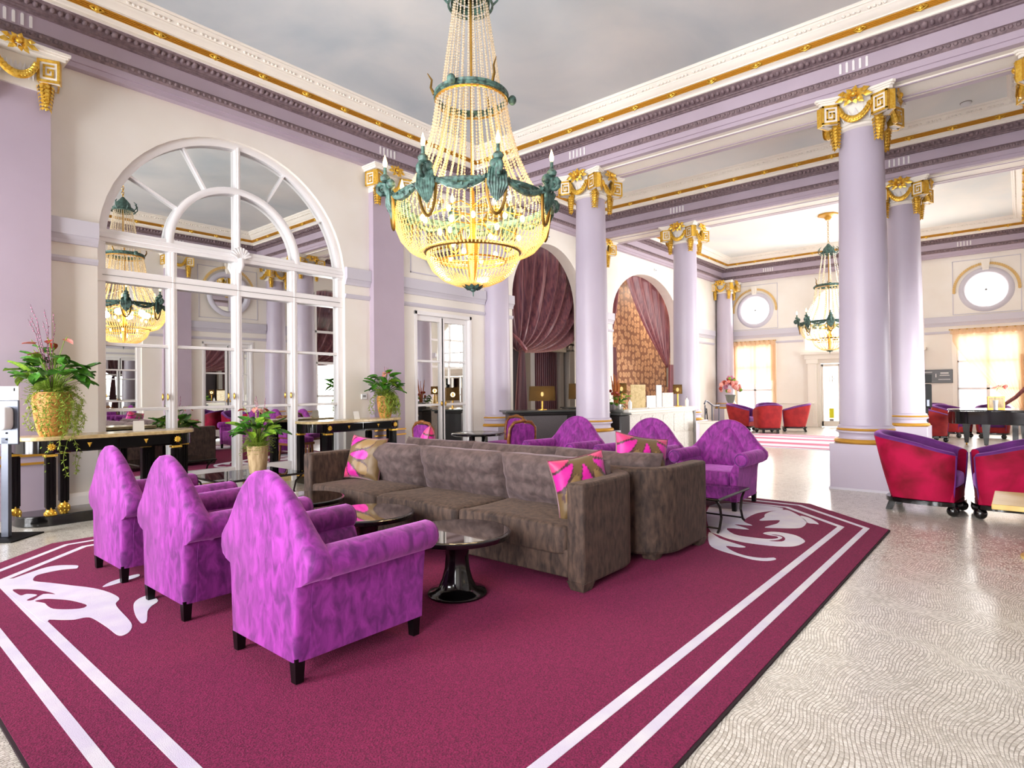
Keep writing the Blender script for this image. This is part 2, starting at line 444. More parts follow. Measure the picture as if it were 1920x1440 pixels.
class Op:
    def __init__(s, a, b, lo, hi, curved=0):
        s.a, s.b, s.curved = a, b, curved
        s.lo = lo if callable(lo) else (lambda x: lo)
        s.hi = hi if callable(hi) else (lambda x: hi)
def arch_op(c, a, b, zc, lo=0): return Op(c - a, c + a, lo, lambda x: zc + b * math.sqrt(max(0, 1 - ((x - c) / a) ** 2)), 1)
def circ_op(c, zc, r):
    q = lambda x: r * math.sqrt(max(0, 1 - ((x - c) / r) ** 2))
    return Op(c - r, c + r, lambda x: zc - q(x), lambda x: zc + q(x), 1)
def wall(name, T, s0, s1, ztop, ops, depth, label, material='wall_cream'):
    bp = {s0, s1}
    for o in ops:
        n = 28 if o.curved else 1
        for i in range(n + 1):
            bp.add(round((o.a + o.b) / 2 - (o.b - o.a) / 2 * cos(PI * i / n), 5))
    bp = sorted(bp); w = MB(); rv = MB()
    for a, b in zip(bp, bp[1:]):
        m = (a + b) / 2
        oo = sorted([o for o in ops if o.a < m < o.b], key=lambda o: o.lo(m))
        pa = pb = 0
        for o in oo:
            la, lb, ha, hb = o.lo(a), o.lo(b), o.hi(a), o.hi(b)
            if la - pa > 1e-4 or lb - pb > 1e-4: w.quad(T(a, pa, 0), T(b, pb, 0), T(b, lb, 0), T(a, la, 0))
            if o.lo(m) > .01: rv.quad(T(a, la, 0), T(b, lb, 0), T(b, lb, depth), T(a, la, depth))
            rv.quad(T(a, ha, 0), T(b, hb, 0), T(b, hb, depth), T(a, ha, depth))
            pa, pb = ha, hb
        w.quad(T(a, pa, 0), T(b, pb, 0), T(b, ztop, 0), T(a, ztop, 0))
    for o in ops:
        for e in (o.a, o.b):
            if o.hi(e) - o.lo(e) > .01: rv.quad(T(e, o.lo(e), 0), T(e, o.hi(e), 0), T(e, o.hi(e), depth), T(e, o.lo(e), depth))
    o = w.build(name, material, angle=0); S(o, label)
    if rv.f: rv.build('reveal', 'plaster_white', o, 30)
    return o
AC, AR, AZ = 3.95, 1.72, 3.18
left_ops = [arch_op(AC, AR, AR, AZ), Op(7.15, 8.6, 0, 2.82), arch_op(11.3, 1.4, 1.4, 3.36), arch_op(16.15, 2.05, 1.35, 3.36)]
wall_l = wall('wall_left', lambda s, z, d: (s, YW + d, z), XB, XE + .3, ZC, left_ops, .3, 'cream wall with the arched mirror and the curtained arches')
wall_r = wall('wall_right', lambda s, z, d: (s, YR - d, z), XB, XE + .3, ZC, [arch_op(AC, AR, AR, AZ), Op(7.15, 8.6, 0, 2.82), arch_op(11.3, 1.4, 1.4, 3.36), arch_op(16.15, 2.05, 1.35, 3.36)], .3, 'cream wall facing the arched mirror')
EC = 3.9
wall_e = wall('wall_end', lambda s, z, d: (XE + d, s, z), YR, YW, ZC,
     [arch_op(EC, 1.65, 1.6, 3.3, 2.6), Op(2.65, 5.1, 0, 2.12), Op(6.6, 7.9, .45, 2.85), Op(0, 1.42, .45, 2.85), circ_op(7.2, 4.1, .5), circ_op(.72, 4.1, .5)], .25,
     'cream end wall with the entrance, tall windows and round windows')
wall_b = wall('wall_back', lambda s, z, d: (XB - d, s, z), YR, YW, ZC, [Op(y - .95, y + .95, .4, 4.2) for y in (.62, 3.9, 7.15)], .25, 'cream wall with tall windows behind the viewer')

# ------------------------------------------------------------------ entablature of each bay
def ring(x0, x1, y0, y1, prof):
    m = MB(); n = len(prof); vs = []
    for w, z in prof: vs += [(x0 + w, y0 + w, z), (x1 - w, y0 + w, z), (x1 - w, y1 - w, z), (x0 + w, y1 - w, z)]
    m.add(vs, [(k * 4 + i, k * 4 + (i + 1) % 4, k * 4 + 4 + (i + 1) % 4, k * 4 + 4 + i) for k in range(n - 1) for i in range(4)])
    return m
def along(x0, x1, y0, y1, w, step):
    X0, X1, Y0, Y1 = x0 + w, x1 - w, y0 + w, y1 - w
    out = []
    for (ax, ay, bx, by) in ((X0, Y0, X1, Y0), (X1, Y0, X1, Y1), (X1, Y1, X0, Y1), (X0, Y1, X0, Y0)):
        L = math.hypot(bx - ax, by - ay); n = int(L / step)
        for i in range(n):
            t = (i + .5) / n; out.append((ax + (bx - ax) * t, ay + (by - ay) * t, 0 if by == ay else 1))
    return out
reeds = [(.36, 5.743)]
for k in range(4):
    for j in range(5):
        t = (k + j / 4) / 4; b = .014 * sin(PI * j / 4)
        reeds.append((.36 + .045 * t + b * .8, 5.743 + .06 * t - b * .6))
SAGS = {0: 'deep entablature around the ceiling over the seating', 1: 'entablature around the ceiling of the middle bay', 2: 'entablature around the ceiling by the entrance'}
for k, (a, b) in enumerate(BAYS):
    g = (a, b, YR, YW)
    t = struct('trim_%d' % (k + 1), SAGS[k])
    ring(*g, [(0, 5.144), (.1, 5.144), (.1, 5.2), (.115, 5.205), (.115, 5.285)]).build('architrave', 'lavender', t)
    ring(*g, [(.115, 5.285), (.14, 5.31), (.14, 5.36), (.1, 5.395)]).build('carved_band', 'mauve_dark', t)
    m = MB()
    for x, y, d in along(*g, .145, .07): m.ell((x, y, 5.335), (.026, .014, .026) if d == 0 else (.014, .026, .026), 5, 4)
    stuff(m.build('band_beads', 'mauve_dark', t, 180))
    ring(*g, [(.1, 5.395), (.1, 5.565)]).build('frieze', 'lavender', t)
    ring(*g, [(.1, 5.565), (.13, 5.57), (.13, 5.59), (.15, 5.595), (.15, 5.612), (.19, 5.63), (.24, 5.655), (.28, 5.678)]).build('egg_moulding', 'mauve_dark', t)
    m = MB()
    for i, (x, y, d) in enumerate(along(*g, .215, .075)):
        r = (.03, .045, .036) if i % 6 else (.042, .055, .046)
        m.ell((x, y, 5.644), r if d == 0 else (r[1], r[0], r[2]), 6, 4)
    stuff(m.build('egg_ornament', 'mauve_dark', t, 180))
    ring(*g, [(.28, 5.678), (.3, 5.682), (.3, 5.712), (.34, 5.735), (.36, 5.743)]).build('corona', 'plaster_white', t)
    ring(*g, reeds).build('gilded_reeds', 'gold_trim', t, 60)
    m = MB()
    for x, y, d in along(*g, .392, .62):
        for s in (-1, 1):
            e = Vector((.07, 0, 0)) if d == 0 else Vector((0, .07, 0))
            q = Vector((x, y, 5.765))
            m.tube([q - e, q + Vector((0, 0, .035 * s)) , q + e], .012, 5)
        m.ell((x, y, 5.765), .032, 6, 4)
    stuff(m.build('ribbon_ties', 'gold', t, 180))
    ring(*g, [(.405, 5.803), (.42, 5.805), (.42, 5.82), (.45, 5.835), (.475, 5.87), (.5, 5.89), (.5, 5.9), (.55, 5.935), (.565, 5.955), (.58, 5.957), (.58, 5.97), (.6, 5.99)]).build('cove', 'plaster_white', t)
    m = MB()
    for i, (x, y, d) in enumerate(along(*g, .53, .055)):
        if i % 5 == 4: continue
        m.ell((x, y, 5.915), (.024, .016, .02) if d == 0 else (.016, .024, .02), 5, 4)
    stuff(m.build('scroll_ornament', 'plaster_white', t, 180))
# beam soffits carried by the columns
for k, (a, b) in enumerate(((8.8, 9.4), (13.1, 13.7))):
    t = struct('trim_%d' % (k + 4), ['beam over the nearer pair of columns', 'beam over the farther pair of columns'][k])
    MB().box(a, b, YR, YW, 5.145, 5.3).build('soffit', 'plaster_white', t, 0)
    MB().box(a + .1, b - .1, YR, YW, 5.132, 5.146).build('soffit_panel', 'plaster_white', t, 0)
    for s in (a + .12, b - .12):
        MB().box(s - .012, s + .012, YR, YW, 5.122, 5.133).build('soffit_bead', 'lavender', t, 0)
# imposts and string courses on the walls
def imposts(name, label, segs, T):
    t = struct(name, label)
    for a, b in segs:
        m = MB()
        prof = [(0, 3.1), (.03, 3.1), (.035, 3.14), (.06, 3.19), (.075, 3.2), (.075, 3.38), (0, 3.39)]
        for i in range(len(prof) - 1):
            (w0, z0), (w1, z1) = prof[i], prof[i + 1]
            m.quad(T(a, z0, w0), T(b, z0, w0), T(b, z1, w1), T(a, z1, w1))
        for e in (a, b): m.add([T(e, z, w) for w, z in prof], [tuple(range(len(prof)))])
        m.build('impost_band', 'lavender_pale', t, 30)
        m = MB()
        prof = [(0, 2.88), (.02, 2.885), (.035, 2.92), (.035, 2.95), (0, 2.955)]
        for i in range(len(prof) - 1):
            (w0, z0), (w1, z1) = prof[i], prof[i + 1]
            m.quad(T(a, z0, w0), T(b, z0, w0), T(b, z1, w1), T(a, z1, w1))
        for e in (a, b): m.add([T(e, z, w) for w, z in prof], [tuple(range(len(prof)))])
        m.build('string_course', 'lavender_pale', t, 30)
LSEG = [(XB, 1.12), (1.76, 2.23), (5.67, 6.15), (6.8, 9.0), (9.6, 9.9), (12.7, 12.85), (13.45, 14.1), (18.2, 21.1)]
imposts('trim_6', 'lavender impost course along the mirror wall', LSEG, lambda s, z, w: (s, YW - w, z))
imposts('trim_7', 'lavender impost course along the wall facing the mirror', LSEG, lambda s, z, w: (s, YR + w, z))
imposts('trim_8', 'lavender impost course along the end wall', [(YR, 2.2), (5.6, 8.1)], lambda s, z, w: (XE - w, s, z))
# thin panel mouldings on the upper walls
def panel(t, T, a, b, z0, z1):
    for (p, q, r, s) in ((a, b, z0, z0 + .018), (a, b, z1 - .018, z1), (a, a + .018, z0, z1), (b - .018, b, z0, z1)):
        m = MB(); v = [T(x, z, w) for w in (0, .014) for x in (p, q) for z in (r, s)]
        m.add(v, [(0, 1, 3, 2), (4, 5, 7, 6), (0, 1, 5, 4), (2, 3, 7, 6), (0, 2, 6, 4), (1, 3, 7, 5)])
        m.build('panel_moulding', 'lavender_pale', t, 0)
t9 = struct('trim_9', 'thin panel mouldings on the cream walls')
panel(t9, lambda s, z, w: (s, YW - w, z), 7.05, 8.75, 3.5, 4.95)
panel(t9, lambda s, z, w: (s, YR + w, z), 7.05, 8.75, 3.5, 4.95)
for c in (7.2, .72): panel(t9, lambda s, z, w: (XE - w, s, z), c - .78, c + .78, 3.42, 5.0)
# baseboards
def base(name, label, segs, T):
    t = struct(name, label)
    for a, b in segs:
        m = MB(); prof = [(0, 0), (.03, 0), (.03, .16), (.015, .2), (0, .2)]
        for i in range(4):
            (w0, z0), (w1, z1) = prof[i], prof[i + 1]
            m.quad(T(a, z0, w0), T(b, z0, w0), T(b, z1, w1), T(a, z1, w1))
        m.build('board', 'paint_white', t, 30)
base('baseboard_left', 'white baseboard of the mirror wall', [(XB, 1.12), (1.76, 2.23), (5.67, 6.15), (6.8, 7.15), (8.6, 9.0), (9.6, 9.9), (12.7, 13.4), (18.2, 21)], lambda s, z, w: (s, YW - w, z))
base('baseboard_end', 'white baseboard of the end wall', [(YR, 2.3), (5.5, 8.4)], lambda s, z, w: (XE - w, s, z))

# ------------------------------------------------------------------ capitals, columns, pilasters
def fret_panel_mesh():
    m = MB(); m.box(-.1, .1, -.02, .05, -.12, .12)
    m.mi = 1
    m.box(-.103, -.095, -.025, .055, -.123, .123); m.box(.095, .103, -.025, .055, -.123, .123)
    for (a, b, c, d) in ((-.104, .104, .096, .124), (-.104, .104, -.124, -.1), (-.104, -.078, -.12, .12), (.078, .104, -.12, .12),
                         (-.05, .05, .05, .07), (-.05, -.03, -.07, .07), (-.05, .05, -.072, -.052), (.03, .05, -.072, .022), (-.012, .05, .004, .024), (-.012, .006, -.026, .024)):
        m.box(a, b, -.032, -.015, c, d)
    return m.mesh('fret_panel', ['plaster_white', 'gold'], 20)
def leafy(m, p, d, L, W, up):
    p, d, up = Vector(p), Vector(d).normalized(), Vector(up)
    sd = d.cross(up).normalized()
    m.add([p, p + d * L * .5 + sd * W + up * W * .4, p + d * L, p + d * L * .5 - sd * W + up * W * .4, p + d * L * .45 + up * W * .9], [(0, 1, 4), (1, 2, 4), (2, 3, 4), (3, 0, 4)])
def rosette_mesh():
    m = MB()
    for k in range(9):
        a = 2 * PI * k / 9
        leafy(m, (.02 * cos(a), -.02, .02 * sin(a)), (cos(a) * 1.5, -.25, sin(a)), .085, .028, (0, -1, 0))
    for s in (-1, 1):
        leafy(m, (.06 * s, -.02, .0), (s, -.1, -.25), .12, .03, (0, -1, 0)); leafy(m, (.05 * s, -.02, .03), (s, -.1, .2), .1, .03, (0, -1, 0))
        leafy(m, (.03 * s, -.02, -.03), (s * .6, -.1, -.6), .09, .026, (0, -1, 0))
    m.ell((0, -.04, .01), .032, 8, 5)
    return m.mesh('rosette', 'gold', 50)
def garland_mesh():
    m = MB(); P = []
    for i in range(15):
        t = -1 + 2 * i / 14
        P.append((.175 * t, -.03 - .03 * (1 - t * t), -.19 * (1 - t * t) ** .75))
    m.tube(P, [.026 + .018 * (1 - (-1 + 2 * i / 14) ** 2) for i in range(15)], 7)
    for i in range(1, 14):
        d = Vector(P[i + 1]) - Vector(P[i - 1]); d = d if i < 7 else d
        for a in (-1, 0, 1): leafy(m, Vector(P[i]) + Vector((0, -.02 * (a == 0), 0)), d.normalized() + Vector((0, -.5, .45 * a)), .075, .026, (0, -1, 0))
    return m.mesh('garland', 'gold', 50)
def drop_mesh():
    m = MB(); m.tube([(0, 0, .06), (0, 0, 0), (0, -.01, -.08), (0, -.012, -.2), (0, 0, -.31)], [.05, .05, .055, .042, .004], 7)
    for j in range(7):
        z = -.02 - .04 * j
        for a in range(5):
            t = PI * (.0 + a / 4) + PI
            w = .06 - .007 * j
            leafy(m, (w * .7 * cos(t), w * .7 * sin(t), z), (cos(t) * .6, sin(t) * .6, -1), .08, .026, (cos(t), sin(t), 0))
    return m.mesh('leaf_drop', 'gold', 50)
FRET, ROSE, GARL, DROP = fret_panel_mesh(), rosette_mesh(), garland_mesh(), drop_mesh()
def bell_mesh():
    m = MB()
    m.lathe([(.26, -.42), (.3, -.4), (.3, -.37), (.28, -.35), (.29, -.3), (.34, -.13), (.36, -.08), (0, -.08)], 28)
    def plan(w, c):
        P = []
        for f in range(4):
            for i in range(7):
                t = -1 + 2 * i / 6; x = t * (w - .03); y = -w + c * (1 - t * t)
                a = f * PI / 2; P.append((x * cos(a) - y * sin(a), x * sin(a) + y * cos(a)))
        return P
    m.prism(plan(.42, .07), -.085, -.05); m.prism(plan(.44, .07), -.05, -.03); m.prism(plan(.46, .07), -.03, 0)
    m.mi = 1
    for k in range(24):
        a = 2 * PI * k / 24
        leafy(m, (.285 * cos(a), .285 * sin(a), -.34), (cos(a) * .35, sin(a) * .35, 1), .17, .03, (cos(a), sin(a), 0))
    return m.mesh('capital', ['plaster_white', 'paint_white'], 40)
BELL = bell_mesh()
def capital(parent, z):
    c = link('capital', BELL, parent, loc=(0, 0, z))
    for f in range(4):
        a = f * PI / 2; rot = Matrix.Rotation(a, 3, 'Z')
        for s in (-1, 1):
            link('fret_panel', FRET, c, loc=rot @ Vector((.285 * s, -.375, -.215)), rot=(0, 0, a - s * R(24)))
        link('rosette', ROSE, c, loc=rot @ Vector((0, -.4, -.06)), rot=(0, 0, a), scale=(1.25, 1.2, 1.2))
        link('garland', GARL, c, loc=rot @ Vector((0, -.335, -.16)), rot=(0, 0, a))
        b = a + PI / 4; q = Matrix.Rotation(b, 3, 'Z')
        link('leaf_drop', DROP, c, loc=q @ Vector((0, -.34, -.32)), rot=(0, 0, b))
    return c
def shaft_mesh():
    pr = []
    for i in range(13):
        t = i / 12; pr.append((.3 - .042 * t ** 1.6, .84 + (4.74 - .84) * t))
    return MB().lathe([(.33, .8), (.33, .82), (.31, .835)] + pr, 40).mesh('shaft', 'lavender_column', 60)
SHAFT = shaft_mesh()
PLINTH = MB().box(-.36, .36, -.36, .36, 0, .6).mesh('plinth', 'lavender_column', 20)
PEDFOOT = MB().box(-.37, .37, -.37, .37, 0, .03).mesh('plinth_foot', 'lavender_pale', 20)
BASE_A = MB().lathe([(.0, .6), (.36, .6), (.375, .625), (.36, .65), (.33, .66)], 40).mesh('base_torus', 'gold_trim', 60)
BASE_B = MB().lathe([(.33, .66), (.315, .68), (.315, .72), (.335, .74), (.35, .745), (.35, .765), (.335, .77)], 40).mesh('base_scotia', 'lavender_column', 60)
BASE_C = MB().lathe([(.335, .77), (.345, .782), (.335, .797), (.33, .8)], 40).mesh('base_ring', 'gold_trim', 60)
def column(label, loc, group='round lavender columns with gilded capitals'):
    t = thing('column', label, 'column', loc, 0, group)
    link('plinth', PLINTH, t, bevel=.008); link('plinth_foot', PEDFOOT, t)
    link('base_torus', BASE_A, t); link('base_scotia', BASE_B, t); link('base_ring', BASE_C, t)
    link('shaft', SHAFT, t); capital(t, 5.14)
    return t
column('lavender column nearest the viewer on the right, beside the red tub chairs', (9.1, 1.58, 0))
column('lavender column standing behind the purple armchairs near the dark reception desk', (9.1, 5.85, 0))
column('lavender column behind the white reception counter', (13.4, 6.0, 0))
column('lavender column just behind the nearest right-hand column', (13.4, 1.65, 0))
column('lavender half column on the mirror wall left of the first curtained arch', (9.3, YW - .05, 0))
column('lavender half column on the mirror wall between the two curtained arches', (13.15, YW - .05, 0))
column('lavender column in the far corner beside the end wall', (XE - .5, YW - .3, 0))
column('lavender half column opposite the mirror, seen only as a reflection', (9.3, YR + .05, 0))

PILB = MB().box(-.325, .325, -.12, .0, 0, 4.86).mesh('shaft', 'lavender', 20)
def pil_capital_mesh():
    m = MB()
    m.box(-.33, .33, -.16, 0, -.42, -.08); m.box(-.42, .42, -.32, 0, -.085, -.05); m.box(-.44, .44, -.34, 0, -.05, -.03); m.box(-.46, .46, -.36, 0, -.03, 0)
    m.mi = 1
    for k in range(9):
        leafy(m, (-.16 + .04 * k, -.165, -.34), (0, -.3, 1), .17, .026, (0, -1, 0))
    return m.mesh('capital', ['plaster_white', 'paint_white'], 20)
PILC = pil_capital_mesh()
def pilaster(label, loc, rz=0):
    t = thing('pilaster', label, 'pilaster', loc, rz, 'flat lavender pilasters with gilded capitals')
    link('shaft', PILB, t)
    for z in (.58, .67): MB().box(-.335, .335, -.135, -.115, z, z + .025).build('base_fillet', 'gold_trim', t, 0)
    c = link('capital', PILC, t, loc=(0, 0, 5.14))
    for s in (-1, 1):
        link('fret_panel', FRET, c, loc=(.285 * s, -.24, -.215), rot=(0, 0, -s * R(24)))
        link('fret_panel', FRET, c, loc=(.37 * s, -.13, -.215), rot=(0, 0, s * R(80)))
        link('leaf_drop', DROP, c, loc=(.27 * s, -.17, -.32))
    link('rosette', ROSE, c, loc=(0, -.33, -.045)); link('garland', GARL, c, loc=(0, -.2, -.16))
    return t
pilaster('flat lavender pilaster at the left edge, behind the hand sanitiser stand', (1.43, YW, 0))
pilaster('flat lavender pilaster right of the arched mirror', (6.48, YW, 0))
pilaster('flat pilaster opposite the mirror and nearer the viewer, seen only as a reflection', (1.43, YR, 0), PI)
pilaster('flat pilaster opposite the mirror and farther along, seen only as a reflection', (6.48, YR, 0), PI)
# five white flutes on the frieze over each support
fl = struct('trim_10', 'white fluted marks on the lavender frieze over each capital')
FLUTE = MB().box(-.014, .014, -.012, .01, 5.41, 5.53).tube([(0, -.012, 5.53), (0, .01, 5.53)], .014, 10).mesh('flute', 'paint_white', 30)
def flutes(x, y, rz):
    for i in range(5):
        d = (i - 2) * .075
        link('flute', FLUTE, fl, loc=(x + d * cos(rz), y + d * sin(rz), 0), rot=(0, 0, rz))
for x in (1.43, 6.48): flutes(x, YW - .1, 0); flutes(x, YR + .1, PI)
for y in (1.58, 5.85): flutes(8.7, y, -PI / 2); flutes(9.5, y, PI / 2)
for y in (1.65, 6.0): flutes(13.0, y, -PI / 2); flutes(13.8, y, PI / 2)
for y in (1.2, 3.9, 6.7): flutes(XE - .1, y, -PI / 2)
# ------------------------------------------------------------------ arched mirror and mirrored doors
def rect_frame_bar(t, name, x0, x1, z0, z1, y0=.02, y1=.1, mt='paint_white'):
    return MB().box(x0, x1, y0, y1, z0, z1).build(name, mt, t, 20, .006, 1)
def arc_bar(t, name, r0, r1, zc, y0, y1, a0, a1, n=32):
    m = MB()
    def f(u, v):
        a = a0 + (a1 - a0) * u
        r, y = [(r0, y1), (r0, y0), (r0 + (r1 - r0) * .3, y0 - .012), (r0 + (r1 - r0) * .7, y0 - .012), (r1, y0), (r1, y1)][round(v * 5)]
        return (r * cos(a), y, zc + r * sin(a))
    m.grid(f, n, 5)
    return m.build(name, 'paint_white', t, 40)
def pane(t, pts, y):
    c = [sum(p[i] for p in pts) / len(pts) for i in (0, 1)]
    a, b = random.uniform(-.0015, .0015), random.uniform(-.0015, .0015)
    n = len(pts)
    m = MB(); m.add([(p[0], y + a * (p[0] - c[0]) + b * (p[1] - c[1]), p[1]) for p in pts] + [(p[0], y + .012, p[1]) for p in pts],
                    [tuple(range(n)), tuple(range(2 * n - 1, n - 1, -1))] + [(i, (i + 1) % n, n + (i + 1) % n, n + i) for i in range(n)])
    return m.build('pane', 'mirror', t, 0)
def arched_mirror(label, loc, rz):
    t = thing('arched_mirror', label, 'mirror', loc, rz, 'arched mirrors of glazed panes in white frames')
    PY = .13
    zb = [.28, 1.15, 1.96, 2.76]                  # door rows
    xs = [-1.68, -.86, 0, .86, 1.68]
    for i in range(4):
        for j in range(3): pane(t, [(xs[i], zb[j]), (xs[i + 1], zb[j]), (xs[i + 1], zb[j + 1]), (xs[i], zb[j + 1])], PY)
        pane(t, [(xs[i], 2.86), (xs[i + 1], 2.86), (xs[i + 1], 3.22), (xs[i], 3.22)], PY)
    zl, ro, ri = 3.3, 1.66, .9
    zc = 3.22
    for s in (0, 1):
        a0, a1 = (PI / 2, PI) if s == 0 else (0, PI / 2)
        pane(t, [(0, zl)] + [(ri * cos(a0 + (a1 - a0) * i / 14), max(zl, zl + ri * sin(a0 + (a1 - a0) * i / 14))) for i in range(15)], PY)
        cuts = [a0 + (a1 - a0) * q for q in ((0, .3, .64, 1) if s == 0 else (0, .36, .7, 1))]
        for b0, b1 in zip(cuts, cuts[1:]):
            pts = [(ro * cos(b0 + (b1 - b0) * i / 10), zc + ro * sin(b0 + (b1 - b0) * i / 10)) for i in range(11)]
            pts += [(ri * cos(b1 + (b0 - b1) * i / 10), zl + ri * sin(b1 + (b0 - b1) * i / 10)) for i in range(11)]
            pane(t, pts, PY)
        for b in cuts[1:-1]:
            dx, dz = cos(b), sin(b)
            p0, p1 = Vector((ri * dx, .08, zl + ri * dz)), Vector((ro * dx, .08, zc + ro * dz))
            n = Vector((-dz, 0, dx)) * .014
            m = MB(); m.add([p0 - n, p0 + n, p1 + n, p1 - n] + [q + Vector((0, .05, 0)) for q in (p0 - n, p0 + n, p1 + n, p1 - n)], [(0, 1, 2, 3), (4, 7, 6, 5), (0, 4, 5, 1), (1, 5, 6, 2), (2, 6, 7, 3), (3, 7, 4, 0)])
            m.build('radial_muntin', 'paint_white', t, 0)
    arc_bar(t, 'arch_frame', 1.62, 1.72, zc - .04, .06, .14, 0, PI, 40)
    arc_bar(t, 'inner_arch', .86, .95, zl, .04, .14, 0, PI, 30)
    for i, x in enumerate(xs):
        w = .06 if i in (0, 4) else .05
        rect_frame_bar(t, 'stile', x - w, x + w, 0, 3.25, .06, .14)
        if i in (1, 2, 3): rect_frame_bar(t, 'stile_bead', x - .016, x + .016, .1, 3.2, .045, .065)
    rect_frame_bar(t, 'mullion', -.035, .035, 3.3, 4.86, .05, .14)
    rect_frame_bar(t, 'mullion_bead', -.014, .014, 3.3, 4.84, .035, .055)
    rect_frame_bar(t, 'transom', -1.72, 1.72, 3.2, 3.36, .04, .14)
    rect_frame_bar(t, 'transom_fillet', -1.72, 1.72, 3.25, 3.31, .02, .05)
    rect_frame_bar(t, 'transom', -1.72, 1.72, 2.72, 2.88, .05, .14)
    rect_frame_bar(t, 'door_gap', -1.66, 1.66, 2.795, 2.803, .04, .052, 'grey_stone')
    for z in (1.15, 1.96): rect_frame_bar(t, 'muntin', -1.68, 1.68, z - .02, z + .02, .08, .14)
    rect_frame_bar(t, 'bottom_rail', -1.72, 1.72, .12, .3, .07, .14)
    MB().box(-1.72, 1.72, .1, .16, 0, .12).build('sill', 'marble', t, 0)
    m = MB()                                      # shell ornament in the middle of the transom
    for k in range(9):
        a = R(20 + 140 * k / 8)
        m.tube([(0, .0, 3.2), (.07 * cos(a), -.03, 3.24 + .07 * sin(a)), (.15 * cos(a), -.01, 3.24 + .16 * sin(a))], [.008, .018, .022], 6)
    m.tube([(0, .02, 3.05), (0, -.03, 3.15), (0, -.02, 3.24)], [.02, .045, .04], 8)
    m.build('shell', 'paint_white', t, 60)
    m = MB()
    for i in (1, 2, 3): m.ell((xs[i] - .075, .045, 1.3), (.012, .02, .05), 8, 5)
    m.build('door_handle', 'brass', t, 60)
    return t
arched_mirror('large arched mirror with white glazing bars behind the two black console tables', (AC, YW, 0), 0)
arched_mirror('arched mirror on the wall opposite, seen only as a reflection', (AC, YR, 0), PI)
def mirrored_doors(label, loc, rz):
    t = thing('mirrored_door', label, 'door', loc, rz, 'pairs of mirrored doors in white frames')
    for s in (-1, 1):
        x0, x1 = (-.66, -.02) if s < 0 else (.02, .66)
        for z0, z1 in ((.3, 1.07), (1.09, 1.88), (1.92, 2.66)):
            pane(t, [(x0, z0), (x1, z0), (x1, z1), (x0, z1)], .09)
        for x in (x0, x1): rect_frame_bar(t, 'stile', x - .04, x + .04, .02, 2.74, .05, .1)
        for z, h in ((.17, .13), (1.08, .022), (1.9, .022), (2.7, .05)): rect_frame_bar(t, 'rail', x0, x1, z - h, z + h, .055, .1)
        MB().ell((.05 * s, .03, 1.1), (.014, .02, .05), 8, 5).build('door_handle', 'brass', t, 60)
    for s in (-1, 1): rect_frame_bar(t, 'jamb', .71 * s - .03, .71 * s + .03, 0, 2.82, -.02, .12)
    rect_frame_bar(t, 'lintel', -.74, .74, 2.75, 2.82, -.02, .12)
    return t
mirrored_doors('pair of mirrored doors in white frame between pilaster and half column', (7.875, YW, 0), 0)
mirrored_doors('pair of mirrored doors on the wall opposite, seen only as a reflection', (7.875, YR, 0), PI)

# round garlanded frames (windows on the end wall, blind medallions on the side walls)
def round_frame(name, label, cat, glass=True):
    t = thing(name, label, cat)
    m = MB(); pr = [(.47, .05), (.5, -.03), (.54, -.05), (.58, -.04), (.62, -.02), (.64, .0)]
    m.grid(lambda u, v: (pr[round(v * 5)][0] * cos(2 * PI * u), pr[round(v * 5)][1], pr[round(v * 5)][0] * sin(2 * PI * u)), 48, 5, True)
    m.build('ring', 'lavender_pale', t, 50)
    m = MB(); m.add([(.5 * cos(2 * PI * i / 40), .06, .5 * sin(2 * PI * i / 40)) for i in range(40)], [tuple(range(40))])
    m.build('pane', 'window_glass' if glass else 'mirror', t, 0)
    for a in (0, PI / 2):
        MB().tube([(.5 * cos(a), .05, .5 * sin(a)), (-.5 * cos(a), .05, -.5 * sin(a))], .006, 6).build('glazing_bar', 'paint_white', t)
    MB().ell((0, .04, 0), (.03, .01, .03), 10, 5).build('boss', 'grey_stone', t)
    for half in (0, 1):
      m = MB()
      for k in range(46):
        a = R(-5 + 190 * k / 45)
        if abs(a - PI / 2) < .14 or (a < PI / 2) != (half == 0): continue
        p = Vector((.74 * cos(a), -.02, .74 * sin(a))); tdir = Vector((-sin(a), 0, cos(a))) * (1 if a < PI / 2 else -1)
        for q in (-1, 0, 1): leafy(m, p, tdir + Vector((cos(a) * .5 * q, -.5, sin(a) * .5 * q)), .085, .026, (0, -1, 0))
      m.build('garland', 'gold_pale', t, 50)
    m = MB(); m.add([(x * s, y, z) for y in (-.09, 0) for s, x, z in ((-1, .07, .56), (1, .07, .56), (1, .11, .86), (-1, .11, .86))], [(0, 1, 2, 3), (0, 1, 5, 4), (1, 2, 6, 5), (2, 3, 7, 6), (3, 0, 4, 7)])
    for x in (-.05, 0, .05): m.box(x - .012, x + .012, -.105, -.085, .6, .82)
    m.build('keystone', 'plaster_white', t, 20)
    return t
ra = round_frame('round_window', 'bright round garlanded window above the left tall window of end wall', 'window')
ra['group'] = 'round windows with gilded garlands'
ra.location = (XE, 7.2, 4.1); ra.rotation_euler = (0, 0, -PI / 2)
dup(ra, 'bright round garlanded window above the right tall window by the piano', (XE, .72, 4.1), -PI / 2)
rb = round_frame('round_medallion', 'blind round garlanded medallion above the mirrored doors, behind the big chandelier', 'medallion', False)
rb.location = (7.875, YW - .07, 4.2)
dup(rb, 'round garlanded medallion on the wall opposite, seen only as a reflection', (7.875, YR + .07, 4.2), PI)

